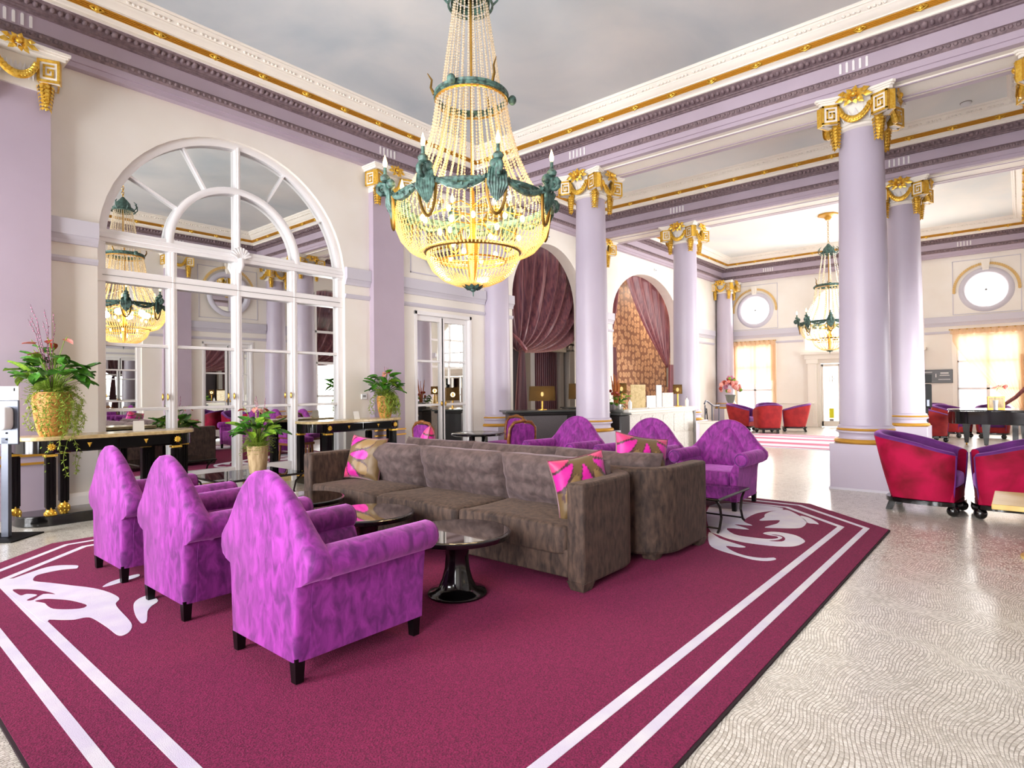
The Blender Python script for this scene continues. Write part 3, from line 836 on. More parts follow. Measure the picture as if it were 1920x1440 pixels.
# ------------------------------------------------------------------ end wall: tall windows, fanlight, entrance
def tall_window(n, yc, w, label):
    t = struct('window_%d' % n, label, (XE, yc, 0)); t.rotation_euler = (0, 0, -PI / 2)
    m = MB(); m.box(-w / 2, w / 2, .1, .11, .45, 2.85); m.build('pane', 'window_glass', t, 0)
    for x in (-w / 2, 0, w / 2): rect_frame_bar(t, 'stile', x - .04, x + .04, .45, 2.85, .05, .12)
    for z in (.49, 1.25, 2.05, 2.81): rect_frame_bar(t, 'rail', -w / 2, w / 2, z - .03, z + .03, .05, .12)
    for s in (-1, 1): rect_frame_bar(t, 'architrave', s * (w / 2 + .06) - .06, s * (w / 2 + .06) + .06, .4, 2.95, -.03, .04, 'plaster_white')
    rect_frame_bar(t, 'sill', -w / 2 - .12, w / 2 + .12, .38, .45, -.08, .1)
tall_window(1, 7.25, 1.3, 'tall window behind the left sheer curtain')
tall_window(2, .71, 1.42, 'tall window behind the right sheer curtain')
for k, y in enumerate((.62, 3.9, 7.15)):
    t = struct('window_%d' % (3 + k), 'tall window in the wall behind the viewer', (XB, y, 0)); t.rotation_euler = (0, 0, PI / 2)
    MB().box(-.95, .95, .1, .11, .4, 4.2).build('pane', 'window_glass', t, 0)
    for x in (-.95, 0, .95): rect_frame_bar(t, 'stile', x - .04, x + .04, .4, 4.2, .05, .13)
    for z in (.44, 1.6, 2.8, 4.16): rect_frame_bar(t, 'rail', -.95, .95, z - .03, z + .03, .05, .13)
for k, (c, a, b) in enumerate(((11.3, 1.4, 1.4), (16.15, 2.05, 1.35))):
    t = struct('window_%d' % (6 + k), 'arched window of the side wall', (c, YR, 0)); t.rotation_euler = (0, 0, PI)
    P = [(-a, 0)] + [(-a * cos(PI * i / 24), 3.36 + b * sin(PI * i / 24)) for i in range(25)] + [(a, 0)]
    m = MB(); m.add([(x, .2, z) for x, z in P], [tuple(range(len(P)))]); m.build('pane', 'window_glass', t, 0)
    for x in (-a + .04, -a / 3, a / 3, a - .04): rect_frame_bar(t, 'stile', x - .04, x + .04, 0, 3.36 + b * math.sqrt(max(0, 1 - (x / a) ** 2)), .16, .24)
    for z in (.1, 1.2, 2.3, 3.36): rect_frame_bar(t, 'rail', -a, a, z - .04, z + .04, .16, .24)
d = struct('window_8', 'bright arched fanlight over the entrance', (XE, EC, 0)); d.rotation_euler = (0, 0, -PI / 2)
P = [(1.65 * cos(PI * i / 30), 3.3 + 1.6 * sin(PI * i / 30)) for i in range(31)] + [(-1.65, 2.6), (1.65, 2.6)]
m = MB(); m.add([(x, .12, z) for x, z in P], [tuple(range(len(P)))]); m.build('pane', 'window_glass', d, 0)
for x in (-.8, 0, .8): rect_frame_bar(d, 'mullion', x - .02, x + .02, 2.6, 3.3 + 1.6 * math.sqrt(1 - (x / 1.65) ** 2), .08, .13)
rect_frame_bar(d, 'rail', -1.65, 1.65, 3.27, 3.33, .08, .13)
MB().grid(lambda u, v: ((1.62 + .1 * v) * cos(PI * u), -.03 if 0 < v < 1 else .0, 3.3 + (1.57 + .1 * v) * sin(PI * u)), 30, 3).build('arch_moulding', 'plaster_white', d)
d = struct('door_1', 'glazed entrance doors with pale surround and cornice', (XE, EC, 0)); d.rotation_euler = (0, 0, -PI / 2)
for s in (-1, 1):
    rect_frame_bar(d, 'surround_pilaster', s * 1.42 - .14, s * 1.42 + .14, .12, 2.14, -.12, .02, 'plaster_white')
    rect_frame_bar(d, 'surround_foot', s * 1.42 - .17, s * 1.42 + .17, 0, .14, -.15, .02, 'plaster_white')
    rect_frame_bar(d, 'surround_cap', s * 1.42 - .18, s * 1.42 + .18, 2.12, 2.26, -.16, .02, 'plaster_white')
rect_frame_bar(d, 'entablature', -1.66, 1.66, 2.26, 2.42, -.14, .02, 'plaster_white')
rect_frame_bar(d, 'cornice', -1.75, 1.75, 2.42, 2.5, -.22, .02, 'plaster_white')
for x0, x1 in ((-1.2, -.62), (-.6, -.02), (.02, .6), (.62, 1.2)):
    MB().box(x0 + .06, x1 - .06, .14, .15, .2, 2.02).build('pane', 'window_glass', d, 0)
    for x in (x0 + .035, x1 - .035): rect_frame_bar(d, 'stile', x - .03, x + .03, .02, 2.1, .11, .17, 'plaster_white')
    for z0, z1 in ((.02, .2), (2.02, 2.1)): rect_frame_bar(d, 'rail', x0, x1, z0, z1, .11, .17, 'plaster_white')
m = MB()                                          # emblem and notice on the leftmost door leaf
m.box(-.96, -.945, .125, .138, 1.5, 1.72)
m.tube([(-.87 + .05 * cos(2 * PI * i / 16), .13, 1.61 + .06 * sin(2 * PI * i / 16)) for i in range(16)], .007, 5, True)
m.box(-.877, -.863, .125, .138, 1.48, 1.74)
m.build('emblem', 'brass_dark', d, 0)
MB().box(-.97, -.83, .125, .138, .3, .62).build('notice', 'yellow_sign', d, 0)
MB().box(-.96, -.84, .12, .137, .18, .27).build('notice_foot', 'grey_stone', d, 0)

# sheer curtains
def sheer_curtain(label, yc, w, swept):
    t = thing('sheer_curtain', label, 'curtain', (XE - .16, yc, 0), -PI / 2, 'peach sheer curtains on the end wall')
    MB().tube([(-w / 2 - .08, 0, 2.98), (w / 2 + .08, 0, 2.98)], .018, 8).build('rod', 'brass', t)
    m = MB()
    if swept:
        def f(u, v):
            x = -w / 2 + w * u; z = 2.95 - 2.5 * v
            k = max(0, (v - .12)) ** 1.2
            x = x + (w / 2 - x) * min(.93, k * 1.15)
            return (x, .035 * sin(u * 34) * (1 - .4 * v), z)
    else:
        def f(u, v):
            x = -w / 2 + w * u; z = 2.95 - 1.35 * v - (.12 * sin(u * PI) * v)
            return (x, .03 * sin(u * 34), z)
    m.grid(f, 80, 16); m.build('cloth', 'sheer_peach', t, 180)
    MB().grid(lambda u, v: (-w / 2 - .05 + (w + .1) * u, -.03 + .02 * sin(u * 60), 2.99 - (.14 + .03 * sin(u * 28) ** 2) * v), 90, 3).build('heading', 'sheer_peach', t, 180)
    if not swept:
        for s in (-1, 1):
            MB().grid(lambda u, v: (s * (w / 2 - .12 + .17 * u), .03 + .02 * sin(u * 20 + v), 2.95 - 2.5 * v), 14, 10).build('side_drop', 'sheer_peach', t, 180)
    else:
        MB().grid(lambda u, v: (w / 2 - .1 + .16 * u + .02 * v, .02 + .02 * sin(u * 20), 2.2 - 1.75 * v), 14, 10).build('side_drop', 'sheer_peach', t, 180)
        MB().tube([(w / 2 - .5, -.03, .75), (w / 2 - .2, -.05, 1.0), (w / 2 + .05, -.02, 1.3)], .05, 8).build('tieback', 'curtain_rose', t)
    return t
sheer_curtain('peach sheer curtain hung straight over the left tall window', 7.25, 1.45, False)
sheer_curtain('peach sheer curtain swept to one side at the window by the piano', .71, 1.6, True)

# ------------------------------------------------------------------ alcoves behind the two curtained arches
a1 = struct('wall_alcove', 'dim room behind the first curtained arch')
m = MB()
m.quad((9.75, 8.7, 0), (9.75, 10, 0), (9.75, 10, 5), (9.75, 8.7, 5)); m.quad((13.65, 8.7, 0), (15.5, 10, 0), (15.5, 10, 5), (13.65, 8.7, 5))
m.quad((9.75, 10, 0), (15.5, 10, 0), (15.5, 10, 5), (9.75, 10, 5)); m.quad((9.75, 8.7, 5), (13.65, 8.7, 5), (15.5, 10, 5), (9.75, 10, 5))
m.build('alcove_shell', 'wall_cream', a1, 0)
dp = struct('door_2', 'grey panelled portal with dark pilasters inside the first arch', (12.69, 9.55, 0))
for x in (-.64, .64): rect_frame_bar(dp, 'portal_side', x - .09, x + .09, 0, 2.4, 0, .2, 'portal_grey')
rect_frame_bar(dp, 'portal_head', -.8, .8, 2.36, 2.56, -.05, .22, 'plaster_white')
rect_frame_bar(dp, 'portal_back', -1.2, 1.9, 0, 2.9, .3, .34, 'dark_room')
for x in (.98, 1.34):
    rect_frame_bar(dp, 'dark_pilaster', x - .11, x + .11, 0, 2.4, -.1, .2, 'portal_grey')
    for s in (-1, 1):
        MB().tube([(x + .1 * s, -.14, 2.48), (x + .1 * s, .1, 2.48)], .07, 14).build('volute', 'portal_grey', dp)
rect_frame_bar(dp, 'portal_frieze', -1.2, 1.6, 2.6, 2.85, -.12, .25, 'portal_grey')
a2 = struct('wall_reception', 'damask papered wall behind the reception counter')
m = MB()
m.quad((15.6, 9.9, 0), (22.2, 9.9, 0), (22.2, 9.9, 5), (15.6, 9.9, 5)); m.build('damask_paper', 'damask', a2, 0)
m = MB()
m.quad((13.75, 8.7, 0), (15.6, 9.9, 0), (15.6, 9.9, 5), (13.75, 8.7, 5)); m.quad((22.2, 8.7, 0), (22.2, 9.9, 0), (22.2, 9.9, 5), (22.2, 8.7, 5)); m.quad((13.75, 8.7, 5), (22.2, 8.7, 5), (22.2, 9.9, 5), (15.6, 9.9, 5))
m.build('alcove_shell', 'wall_cream', a2, 0)

def drape(fn, nu, nv): return MB().grid(fn, nu, nv)
def arch_pt(c, a, b, zc, th): return (c + a * cos(th), zc + b * sin(th))
c1 = thing('arch_curtain', 'plum satin curtain filling the first arch, tied back at its left', 'curtain', (0, 0, 0), 0, 'plum satin arch curtains')
TX, TZ = 10.35, 2.22
def f1(u, v):
    th = R(186) - R(192) * u
    x, z = arch_pt(11.35, 1.8, 1.65, 3.36, th)
    if u > .93: z -= (u - .93) * 5
    bx, bz = TX + .12 * (u - .5), TZ + .06 * (.5 - u)
    cx = x + (bx - x) * (.12 + .25 * (1 - u)); cz = bz + (z - bz) * (.30 - .24 * u)
    t = v
    px = (1 - t) ** 2 * x + 2 * t * (1 - t) * cx + t * t * bx; pz = (1 - t) ** 2 * z + 2 * t * (1 - t) * cz + t * t * bz
    am = .1 * (1 - .75 * t) * min(1, .35 + 3 * t)
    return (px, 8.86 + am * sin(u * 2 * PI * 12 + .6 * sin(5 * t)) + .035 * sin(u * 2 * PI * 29 + 2 * t) * (1 - t) - .22 * t, pz)
drape(f1, 170, 22).build('cloth', 'curtain_plum', c1, 180)
def f1b(u, v):
    w = .14 + .34 * v ** .7
    return (TX - .02 + w * (u - .5) * .9 - .06 * v, 8.5 + (.03 + .03 * v) * sin(u * 2 * PI * 9), TZ - (TZ - .02) * v)
drape(f1b, 80, 14).build('tail', 'curtain_plum', c1, 180)
MB().tube([(10.02, 8.55, 2.62), (10.12, 8.42, 2.45), (10.34, 8.4, 2.25), (10.46, 8.5, 2.22)], [.02, .04, .05, .05], 8).build('tieback', 'curtain_rose', c1)
ci = thing('portal_curtain', 'dark plum curtain hanging inside the grey portal behind the lamp', 'curtain', (12.72, 9.68, 0), 0)
drape(lambda u, v: (-.56 + 1.06 * u, .05 * sin(u * 2 * PI * 12), 2.38 - 2.36 * v), 96, 4).build('cloth', 'curtain_plum', ci, 180)
def side_curtain(label, th0, th1, bx, bz, mirror):
    t = thing('arch_curtain', label, 'curtain', (0, 0, 0), 0, 'plum satin arch curtains')
    def f(u, v):
        th = th0 + (th1 - th0) * u
        x, z = arch_pt(16.2, 2.4, 1.6, 3.36, th)
        if z < 3.37: z = 3.37
        ex, ez = bx + .25 * (u - .5) * mirror, bz + .2 * u
        cx, cz = x + (ex - x) * .3, ez + (z - ez) * .45
        px = (1 - v) ** 2 * x + 2 * v * (1 - v) * cx + v * v * ex; pz = (1 - v) ** 2 * z + 2 * v * (1 - v) * cz + v * v * ez
        return (px, 8.84 + .07 * (1 - .5 * v) * sin(u * 2 * PI * 7) - .1 * v, pz)
    drape(f, 90, 18).build('cloth', 'curtain_rose', t, 180)
    drape(lambda u, v: (bx + (.25 + .2 * v) * (u - .5), 8.55 + .04 * sin(u * 2 * PI * 7), bz + .1 - bz * v), 60, 8).build('tail', 'curtain_rose', t, 180)
    return t
side_curtain('rose satin curtain swept to the left side of the second arch', R(180), R(112), 14.35, 2.4, 1)
side_curtain('rose satin curtain swept to the right side of the second arch', R(0), R(108), 17.95, 2.0, -1)
c3 = thing('arch_curtain', 'plum curtain in the arched window opposite, seen only as a reflection', 'curtain', (0, 0, 0), 0, 'plum satin arch curtains')
drape(lambda u, v: (f1(u, v)[0], YR - (f1(u, v)[1] - YW) , f1(u, v)[2]), 120, 16).build('cloth', 'curtain_plum', c3, 180)
drape(lambda u, v: (f1b(u, v)[0], YR - (f1b(u, v)[1] - YW), f1b(u, v)[2]), 50, 8).build('tail', 'curtain_plum', c3, 180)
# ------------------------------------------------------------------ rug
RX0, RX1, RY0, RY1, RC = .5, 7.4, .94, 6.64, .9
def octo(i):
    c = RC - .586 * i; a, b, p, q = RX0 + i, RX1 - i, RY0 + i, RY1 - i
    return [(a + c, p), (b - c, p), (b, p + c), (b, q - c), (b - c, q), (a + c, q), (a, q - c), (a, p + c)]
rug = thing('area_rug', 'large magenta octagonal rug with pale double border under the seating', 'rug')
MB().prism(octo(.0), .0005, .012).build('binding', 'rug_dark_edge', rug, 20)
MB().prism(octo(.012), .002, .016).build('pile', 'rug', rug, 20)
def octo_ring(i0, i1, z0, z1):
    A, Bq = octo(i0), octo(i1); m = MB()
    vs = [(x, y, z) for z in (z0, z1) for P in (A, Bq) for x, y in P]
    fs = []
    for k in range(8):
        j = (k + 1) % 8
        fs += [(16 + k, 16 + j, 24 + j, 24 + k), (k, j, 16 + j, 16 + k), (8 + k, 24 + k, 24 + j, 8 + j)]
    return m.add(vs, fs)
octo_ring(.155, .205, .012, .0172).build('border_stripe', 'rug_light', rug, 0)
octo_ring(.35, .405, .012, .0172).build('border_stripe', 'rug_light', rug, 0)
MA=[(6.84, 1.98), (6.83, 1.91), (6.63, 1.76), (6.43, 1.65), (6.29, 1.61), (6.09, 1.6), (6.0, 1.66), (5.93, 1.77), (5.88, 1.87), (6.02, 1.85), (6.12, 1.83), (6.23, 1.84), (6.29, 1.86), (6.24, 1.92), (6.16, 2.01), (6.34, 2.02), (6.49, 2.06), (6.68, 2.05)]
MB_=[(6.64, 1.75), (6.59, 1.66), (6.46, 1.57), (6.34, 1.51), (6.34, 1.55), (6.34, 1.61), (6.54, 1.71)]
MC=[(6.57, 2.69), (6.93, 2.49), (6.96, 2.08), (6.86, 1.99), (6.71, 2.06), (6.52, 2.14), (6.24, 2.15), (6.01, 2.11), (5.89, 1.99), (5.84, 2.15), (5.71, 1.96), (5.64, 2.14), (5.44, 2.0), (5.42, 1.85), (5.45, 1.71), (5.53, 1.65), (5.6, 1.68), (5.6, 1.74), (5.64, 1.81), (5.74, 1.77), (5.77, 1.67), (5.73, 1.55), (5.6, 1.45), (5.5, 1.43), (5.34, 1.46), (5.25, 1.57), (5.21, 1.77), (5.23, 1.93), (5.32, 2.09), (5.52, 2.27)]
MD=[(5.38, 2.21), (5.22, 2.05), (5.13, 1.89), (5.07, 1.77), (5.02, 1.81), (5.0, 1.91), (4.86, 1.79), (4.8, 1.66), (4.82, 1.55), (4.88, 1.49), (4.84, 1.46), (4.76, 1.5), (4.73, 1.6), (4.78, 1.76), (4.84, 1.91), (4.97, 2.04)]
ME=[(5.62, 1.73), (5.62, 1.66), (5.56, 1.62), (5.46, 1.63), (5.39, 1.68), (5.43, 1.59), (5.54, 1.59), (5.63, 1.64), (5.65, 1.7)]
NA=[(0.87, 5.51), (0.96, 5.59), (1.08, 5.68), (1.18, 5.74), (1.25, 5.73), (1.31, 5.67), (1.35, 5.6), (1.33, 5.53), (1.31, 5.53), (1.24, 5.57), (1.16, 5.57), (1.09, 5.55), (1.05, 5.47), (1.04, 5.38), (1.1, 5.25), (1.18, 5.06), (1.26, 4.87), (1.3, 4.69), (1.31, 4.55), (1.3, 4.47), (1.26, 4.4), (1.24, 4.28), (1.22, 4.04), (1.2, 3.91), (1.16, 3.82), (1.12, 3.79), (1.1, 3.83), (1.1, 3.99), (1.09, 4.21), (1.07, 4.27), (1.02, 4.28), (0.97, 4.33), (0.92, 4.4), (0.88, 4.43)]
NB=[(0.9, 5.27), (0.98, 5.17), (1.03, 5.05), (1.06, 4.92), (1.01, 4.99), (0.94, 4.9), (0.91, 4.92), (0.93, 4.95), (0.98, 5.0), (0.94, 5.08), (0.91, 5.07), (0.9, 5.13)]
NC=[(0.94, 4.86), (0.99, 4.86), (1.04, 4.79), (1.09, 4.69), (1.13, 4.53), (1.12, 4.48), (1.09, 4.47), (1.03, 4.52), (0.98, 4.6), (0.97, 4.69), (0.97, 4.77)]
ND=[(1.31, 4.24), (1.35, 4.34), (1.41, 4.4), (1.46, 4.39), (1.45, 4.24), (1.39, 4.17), (1.34, 4.09), (1.28, 3.92), (1.25, 3.9), (1.25, 3.95), (1.27, 4.08)]
NE=[(1.31, 4.85), (1.38, 4.93), (1.48, 4.97), (1.57, 4.98), (1.55, 4.91), (1.45, 4.87), (1.36, 4.84)]

def smooth_loop(P, n=3):
    out = []; k = len(P)
    for i in range(k):
        p0, p1, p2, p3 = (Vector(P[(i + d) % k]) for d in (-1, 0, 1, 2))
        for j in range(n):
            t = j / n
            out.append(tuple(.5 * ((2 * p1) + (p2 - p0) * t + (2 * p0 - 5 * p1 + 4 * p2 - p3) * t * t + (3 * p1 - p0 - 3 * p2 + p3) * t ** 3)))
    return out
def motif(name, P, mt, z1, flip=False, fy=False):
    Q = smooth_loop(P)
    if flip: Q = [(RX0 + RX1 - x, y) for x, y in Q]
    if fy: Q = [(x, RY0 + RY1 - y) for x, y in Q]
    MB().prism(Q, .012, z1).build(name, mt, rug, 0)
for P in (MA, MB_, MC, MD): motif('scroll_motif', P, 'rug_light', .0178)
motif('scroll_cutout', ME, 'rug', .0184)
for P in (NA, ND, NE): motif('scroll_motif', P, 'rug_light', .0178)
for P in (NB, NC): motif('scroll_cutout', P, 'rug', .0184)
for P in (MA, MB_, MC, MD): motif('scroll_motif', P, 'rug_light', .0178, fy=True)
RZ = .0187

# ------------------------------------------------------------------ purple armchairs
def armchair(label, loc, rz):
    t = thing('armchair', label, 'armchair', loc, rz, 'purple velvet armchairs with bell-shaped backs')
    hp = [(.315, .1), (.325, .25), (.335, .4), (.345, .46), (.4, .475), (.44, .5), (.455, .54), (.45, .585), (.415, .625), (.375, .66), (.335, .71), (.295, .765), (.25, .82), (.2, .87), (.145, .91), (.08, .938), (0, .95)]
    full = [(-y, z) for y, z in hp[::-1]][1:] + hp
    # full outline: left bottom is last; order right bottom -> top -> left bottom
    outl = hp + [(-y, z) for y, z in hp[::-1][1:]]
    m = MB(); n = len(outl)
    def lay(f, s):
        out = []
        for y, z in outl:
            tk = .15 - .085 * min(1, max(0, (z - .5) / .42)) ** 1.1
            out.append((-.375 + f * tk, y * s, .1 + (z - .1) * (1 - (1 - s) * .6 * (z > .45))))
        return out
    xs = [(0, .935), (.06, .97), (.25, 1.0), (.7, 1.0), (.92, .97), (1, .92)]
    vs = []
    for x, s in xs: vs += lay(x, s)
    fs = [tuple(range(n - 1, -1, -1)), tuple(range(n * (len(xs) - 1), n * len(xs)))]
    for k in range(len(xs) - 1):
        for i in range(n):
            j = (i + 1) % n; fs.append((k * n + i, k * n + j, (k + 1) * n + j, (k + 1) * n + i))
    m.add(vs, fs); m.build('backrest', 'velvet_purple', t, 50)
    m = MB()                                      # padded inner back
    m.grid(lambda u, v: (-.232 - .07 * max(0, v - .15) + .045 * (1 - (2 * u - 1) ** 4) * (1 - (2 * v - 1) ** 4), (.27 - .14 * v * v) * (2 * u - 1), .4 + .46 * v - .12 * (2 * u - 1) ** 2 * v), 12, 10)
    m.build('back_padding', 'velvet_purple', t, 60)
    for s in (-1, 1):
        m = MB(); pr = [(.25, .1), (.25, .42), (.29, .5), (.35, .53), (.345, .44), (.33, .3), (.318, .1)]
        n = len(pr); xs2 = (-.3, .36, .375); vs = []
        for k, x in enumerate(xs2): vs += [(x, s * (y + (.006 if k == 2 and y < .3 else 0)), z) for y, z in pr]
        m.add(vs, [tuple(range(n)), tuple(range(2 * n, 3 * n))] + [(k * n + i, k * n + (i + 1) % n, (k + 1) * n + (i + 1) % n, (k + 1) * n + i) for k in (0, 1) for i in range(n)])
        a = m.build('arm', 'velvet_purple', t, 40)
        m = MB(); m.tube([(-.3, s * .372, .545), (.37, s * .372, .555), (.388, s * .372, .555), (.396, s * .372, .555)], [.078, .078, .07, .045], 20)
        m.build('arm_roll', 'velvet_purple', a, 50)
        MB().tube([(.392 , s * .372 + .062 * cos(2 * PI * i / 20), .555 + .062 * sin(2 * PI * i / 20)) for i in range(20)], .006, 5, True).build('arm_piping', 'velvet_violet', a)
    MB().box(-.3, .35, -.3, .3, .1, .26).build('seat_base', 'velvet_purple', t, 30, .015)
    m = MB(); rbox(m, (.06, 0, .33), (.31, .255, .09), .22); m.build('seat_cushion', 'velvet_purple', t, 60)
    for sx in (-1, 1):
        for sy in (-1, 1):
            m = MB(); x, y = sx * .345, sy * .285
            m.add([(x + dx * .02, y + dy * .02, 0) for dx, dy in ((-1, -1), (1, -1), (1, 1), (-1, 1))] + [(x + dx * .026, y + dy * .026, .115) for dx, dy in ((-1, -1), (1, -1), (1, 1), (-1, 1))],
                  [(3, 2, 1, 0), (4, 5, 6, 7), (0, 1, 5, 4), (1, 2, 6, 5), (2, 3, 7, 6), (3, 0, 4, 7)])
            m.build('leg', 'black_wood', t, 20)
    return t
def rbox(m, c, r, e=.25, nu=36, nv=18):
    def pw(v): return (abs(v) ** e) * (1 if v >= 0 else -1)
    m.grid(lambda u, v: (c[0] + r[0] * pw(cos(-PI / 2 + PI * v)) * pw(cos(2 * PI * u)), c[1] + r[1] * pw(cos(-PI / 2 + PI * v)) * pw(sin(2 * PI * u)), c[2] + r[2] * pw(sin(-PI / 2 + PI * v))), nu, nv, True)
    return m
ac = armchair('purple velvet armchair nearest the viewer, seen from behind', (1.795, 2.83, RZ), 0)
dup(ac, 'purple velvet armchair seen from behind, middle of the row of three on the left', (1.775, 4.03, RZ))
dup(ac, 'purple velvet armchair seen from behind, farthest left beside the console table', (1.785, 5.13, RZ))
dup(ac, 'purple velvet armchair facing the viewer, rightmost, beside the low dark glass table', (6.78, 2.66, RZ), PI + R(2))
dup(ac, 'purple velvet armchair facing the viewer, in front of the white reception counter', (6.78, 3.68, RZ), PI)
dup(ac, 'purple velvet armchair facing the viewer, leftmost of the far row, below the lamp desk', (6.78, 4.84, RZ), PI)

# ------------------------------------------------------------------ sofas
def wrinkle(a, b, k): return .007 * sin(3.1 * a + 2.2 * b + k) * sin(2.6 * b - 2.9 * a + 2 * k) + .0035 * sin(5.3 * a - 3.1 * b + k) * sin(4.1 * b + k)
def pillow(m, w, h, t, k=0, n=24, pinch=.05, amp=1):
    for s in (-1, 1):
        def f(u, v):
            a, b = 2 * u - 1, 2 * v - 1
            th = t * max(0, (1 - a ** 4)) ** .5 * max(0, (1 - b ** 4)) ** .5
            x = a * w * (1 - pinch * (1 - b * b)); z = b * h * (1 - pinch * (1 - a * a))
            return (x, s * (th + amp * wrinkle(a * 2, b * 2, k) * min(1, th / t * 1.5)), z)
        m.grid(f, n, n)
    return m
def sofa(label, loc, rz):
    t = thing('sofa', label, 'sofa', loc, rz, 'long taupe velvet sofas standing back to back')
    L, Dp, th, rc = 3.4, .86, .14, .34
    def path(o):
        r = rc - o; P = [(0, o)]
        for i in range(9):
            a = -PI / 2 + PI / 2 * i / 8; P.append((Dp - o - r + r * cos(a), o + r + r * sin(a)))
        for i in range(9):
            a = PI / 2 * i / 8; P.append((Dp - o - r + r * cos(a), L - o - r + r * sin(a)))
        return P + [(0, L - o)]
    A, Bq = path(0), path(th)
    m = MB(); n = len(A)
    for i in range(n - 1):
        vs = [A[i], A[i + 1], Bq[i + 1], Bq[i]]
        m.add([(x, y, z) for z in (.045, .71) for x, y in vs], [(4, 5, 6, 7), (0, 3, 2, 1), (0, 1, 5, 4), (2, 3, 7, 6)] + ([(0, 4, 7, 3)] if i == 0 else []) + ([(1, 2, 6, 5)] if i == n - 2 else []))
    me = m.mesh('shell', 'velvet_taupe', 60)
    import bmesh
    bm = bmesh.new(); bm.from_mesh(me); bmesh.ops.remove_doubles(bm, verts=bm.verts, dist=1e-4); bm.to_mesh(me); bm.free()
    link('shell', me, t, bevel=.025, seg=3)
    m = MB(); m.box(.012, .1, th, L - th, .075, .26)
    m.build('front_rail', 'velvet_taupe', t, 20, .01)
    MB().box(.1, Dp - th, th, L - th, .075, .22).build('seat_deck', 'velvet_taupe', t, 0)
    for x, y in ((.07, .07), (.07, L - .07), (.7, .16), (.7, L - .16)):
        MB().add([(x - .05, y - .05, 0), (x + .05, y - .05, 0), (x + .05, y + .05, 0), (x - .05, y + .05, 0), (x - .07, y - .07, .06), (x + .07, y - .07, .06), (x + .07, y + .07, .06), (x - .07, y + .07, .06)],
                 [(3, 2, 1, 0), (0, 1, 5, 4), (1, 2, 6, 5), (2, 3, 7, 6), (3, 0, 4, 7), (4, 5, 6, 7)]).build('foot', 'velvet_taupe', t, 20)
    w = (L - 2 * th) / 3
    for k in range(3):
        c = th + w * (k + .5)
        m = MB(); rbox(m, (.315, c, .315), (.33, w / 2 - .004, .095), .16, 48, 20)
        m.xf(lambda p: Vector((p.x, p.y, p.z + (.02 * (1 - ((p.y - c) / (w / 2)) ** 2) + wrinkle(p.x * 6, p.y * 3, k) if p.z > .33 else 0))))
        m.build('seat_cushion', 'velvet_taupe', t, 70)
    for k in range(3):
        c = th + w * (k + .5)
        m = MB(); pillow(m, w / 2 + .015, .215, .13, k * 1.7, 30, .04, 1.6)
        o = m.build('back_cushion', 'velvet_taupe_cushion', t, 180)
        o.location = (.6, c, .6); o.rotation_euler = (R(-14), 0, PI / 2)
    return t
so = sofa('long taupe velvet sofa facing the near purple armchairs', (3.25, 2.17, RZ), 0)
dup(so, 'long taupe velvet sofa turned away, its curved back against the first sofa', (4.98, 5.46, RZ), PI)
def lerp3(a, b, t): return tuple(a[i] + (b[i] - a[i]) * t for i in range(3))
def petal_color(a, b):
    x, y = a + 1.05, b - .05
    r, th = math.hypot(x, y), math.degrees(math.atan2(y, x))
    col = (98, 74, 38)
    for th0, r0, r1, w, c in ((54, .5, 1.75, 13, (196, 14, 146)), (28, .7, 1.8, 12, (128, 100, 58)), (2, .35, 1.4, 14, (198, 8, 140)), (-25, .7, 1.7, 12, (128, 100, 58)), (-50, .45, 1.6, 13, (194, 10, 136)), (82, .1, 1.5, 15, (204, 52, 108)), (-78, .1, 1.5, 15, (206, 48, 106))):
        u = (r - r0) / (r1 - r0)
        if -.06 < u < 1.06:
            hw = w * math.sin(PI * min(1, max(0, u))) ** .4 + .01
            q = abs(th - th0) / hw
            if q < .86: col = c; break
            if q < 1.14: col = (60, 22, 32)
    return lin(col)
def print_cushion(label, loc, rot, flip=1, size=.225):
    m = MB(); pillow(m, size, size, .085, 1.3, 44, .09, .6)
    me = m.mesh('throw_cushion', 'petal_print', 180)
    ca = me.color_attributes.new('print', 'FLOAT_COLOR', 'POINT')
    for i, v in enumerate(me.vertices):
        a, b = v.co.x / size, v.co.z / size
        ca.data[i].color = petal_color(-b, a) if flip == 2 else petal_color(flip * a, b)
    o = link('throw_cushion', me); o.location = loc; o.rotation_euler = rot
    MB().tube([(sx * size * (1 - .09 * (1 - t * t)) if ax else t * size, 0, t * size if ax else sx * size * (1 - .09 * (1 - t * t))) for ax, sx, rng in ((0, -1, 1), (1, 1, 1), (0, 1, -1), (1, -1, -1)) for t in [rng * (-1 + 2 * i / 8) for i in range(8)]], .006, 6, True).build('piping', 'curtain_plum', o)
    return tag(o, label, 'cushion', 'satin cushions printed with pink petals')
print_cushion('petal-print cushion standing at the left end of the near sofa', (3.72, 5.16, RZ + .64), (R(-16), R(4), R(-90 + 14)))
print_cushion('petal-print cushion propped against the right arm of the near sofa', (3.62, 2.43, RZ + .63), (R(-10), R(-8), R(-28)), 2)
print_cushion('petal-print cushion on the right end of the rear sofa, its top showing', (4.52, 2.44, RZ + .7), (R(-14), R(10), R(-38)), 2, .24)
print_cushion('petal-print cushion on the left end of the rear sofa, its top showing', (4.5, 5.12, RZ + .66), (R(12), R(14), R(50)), 2, .24)

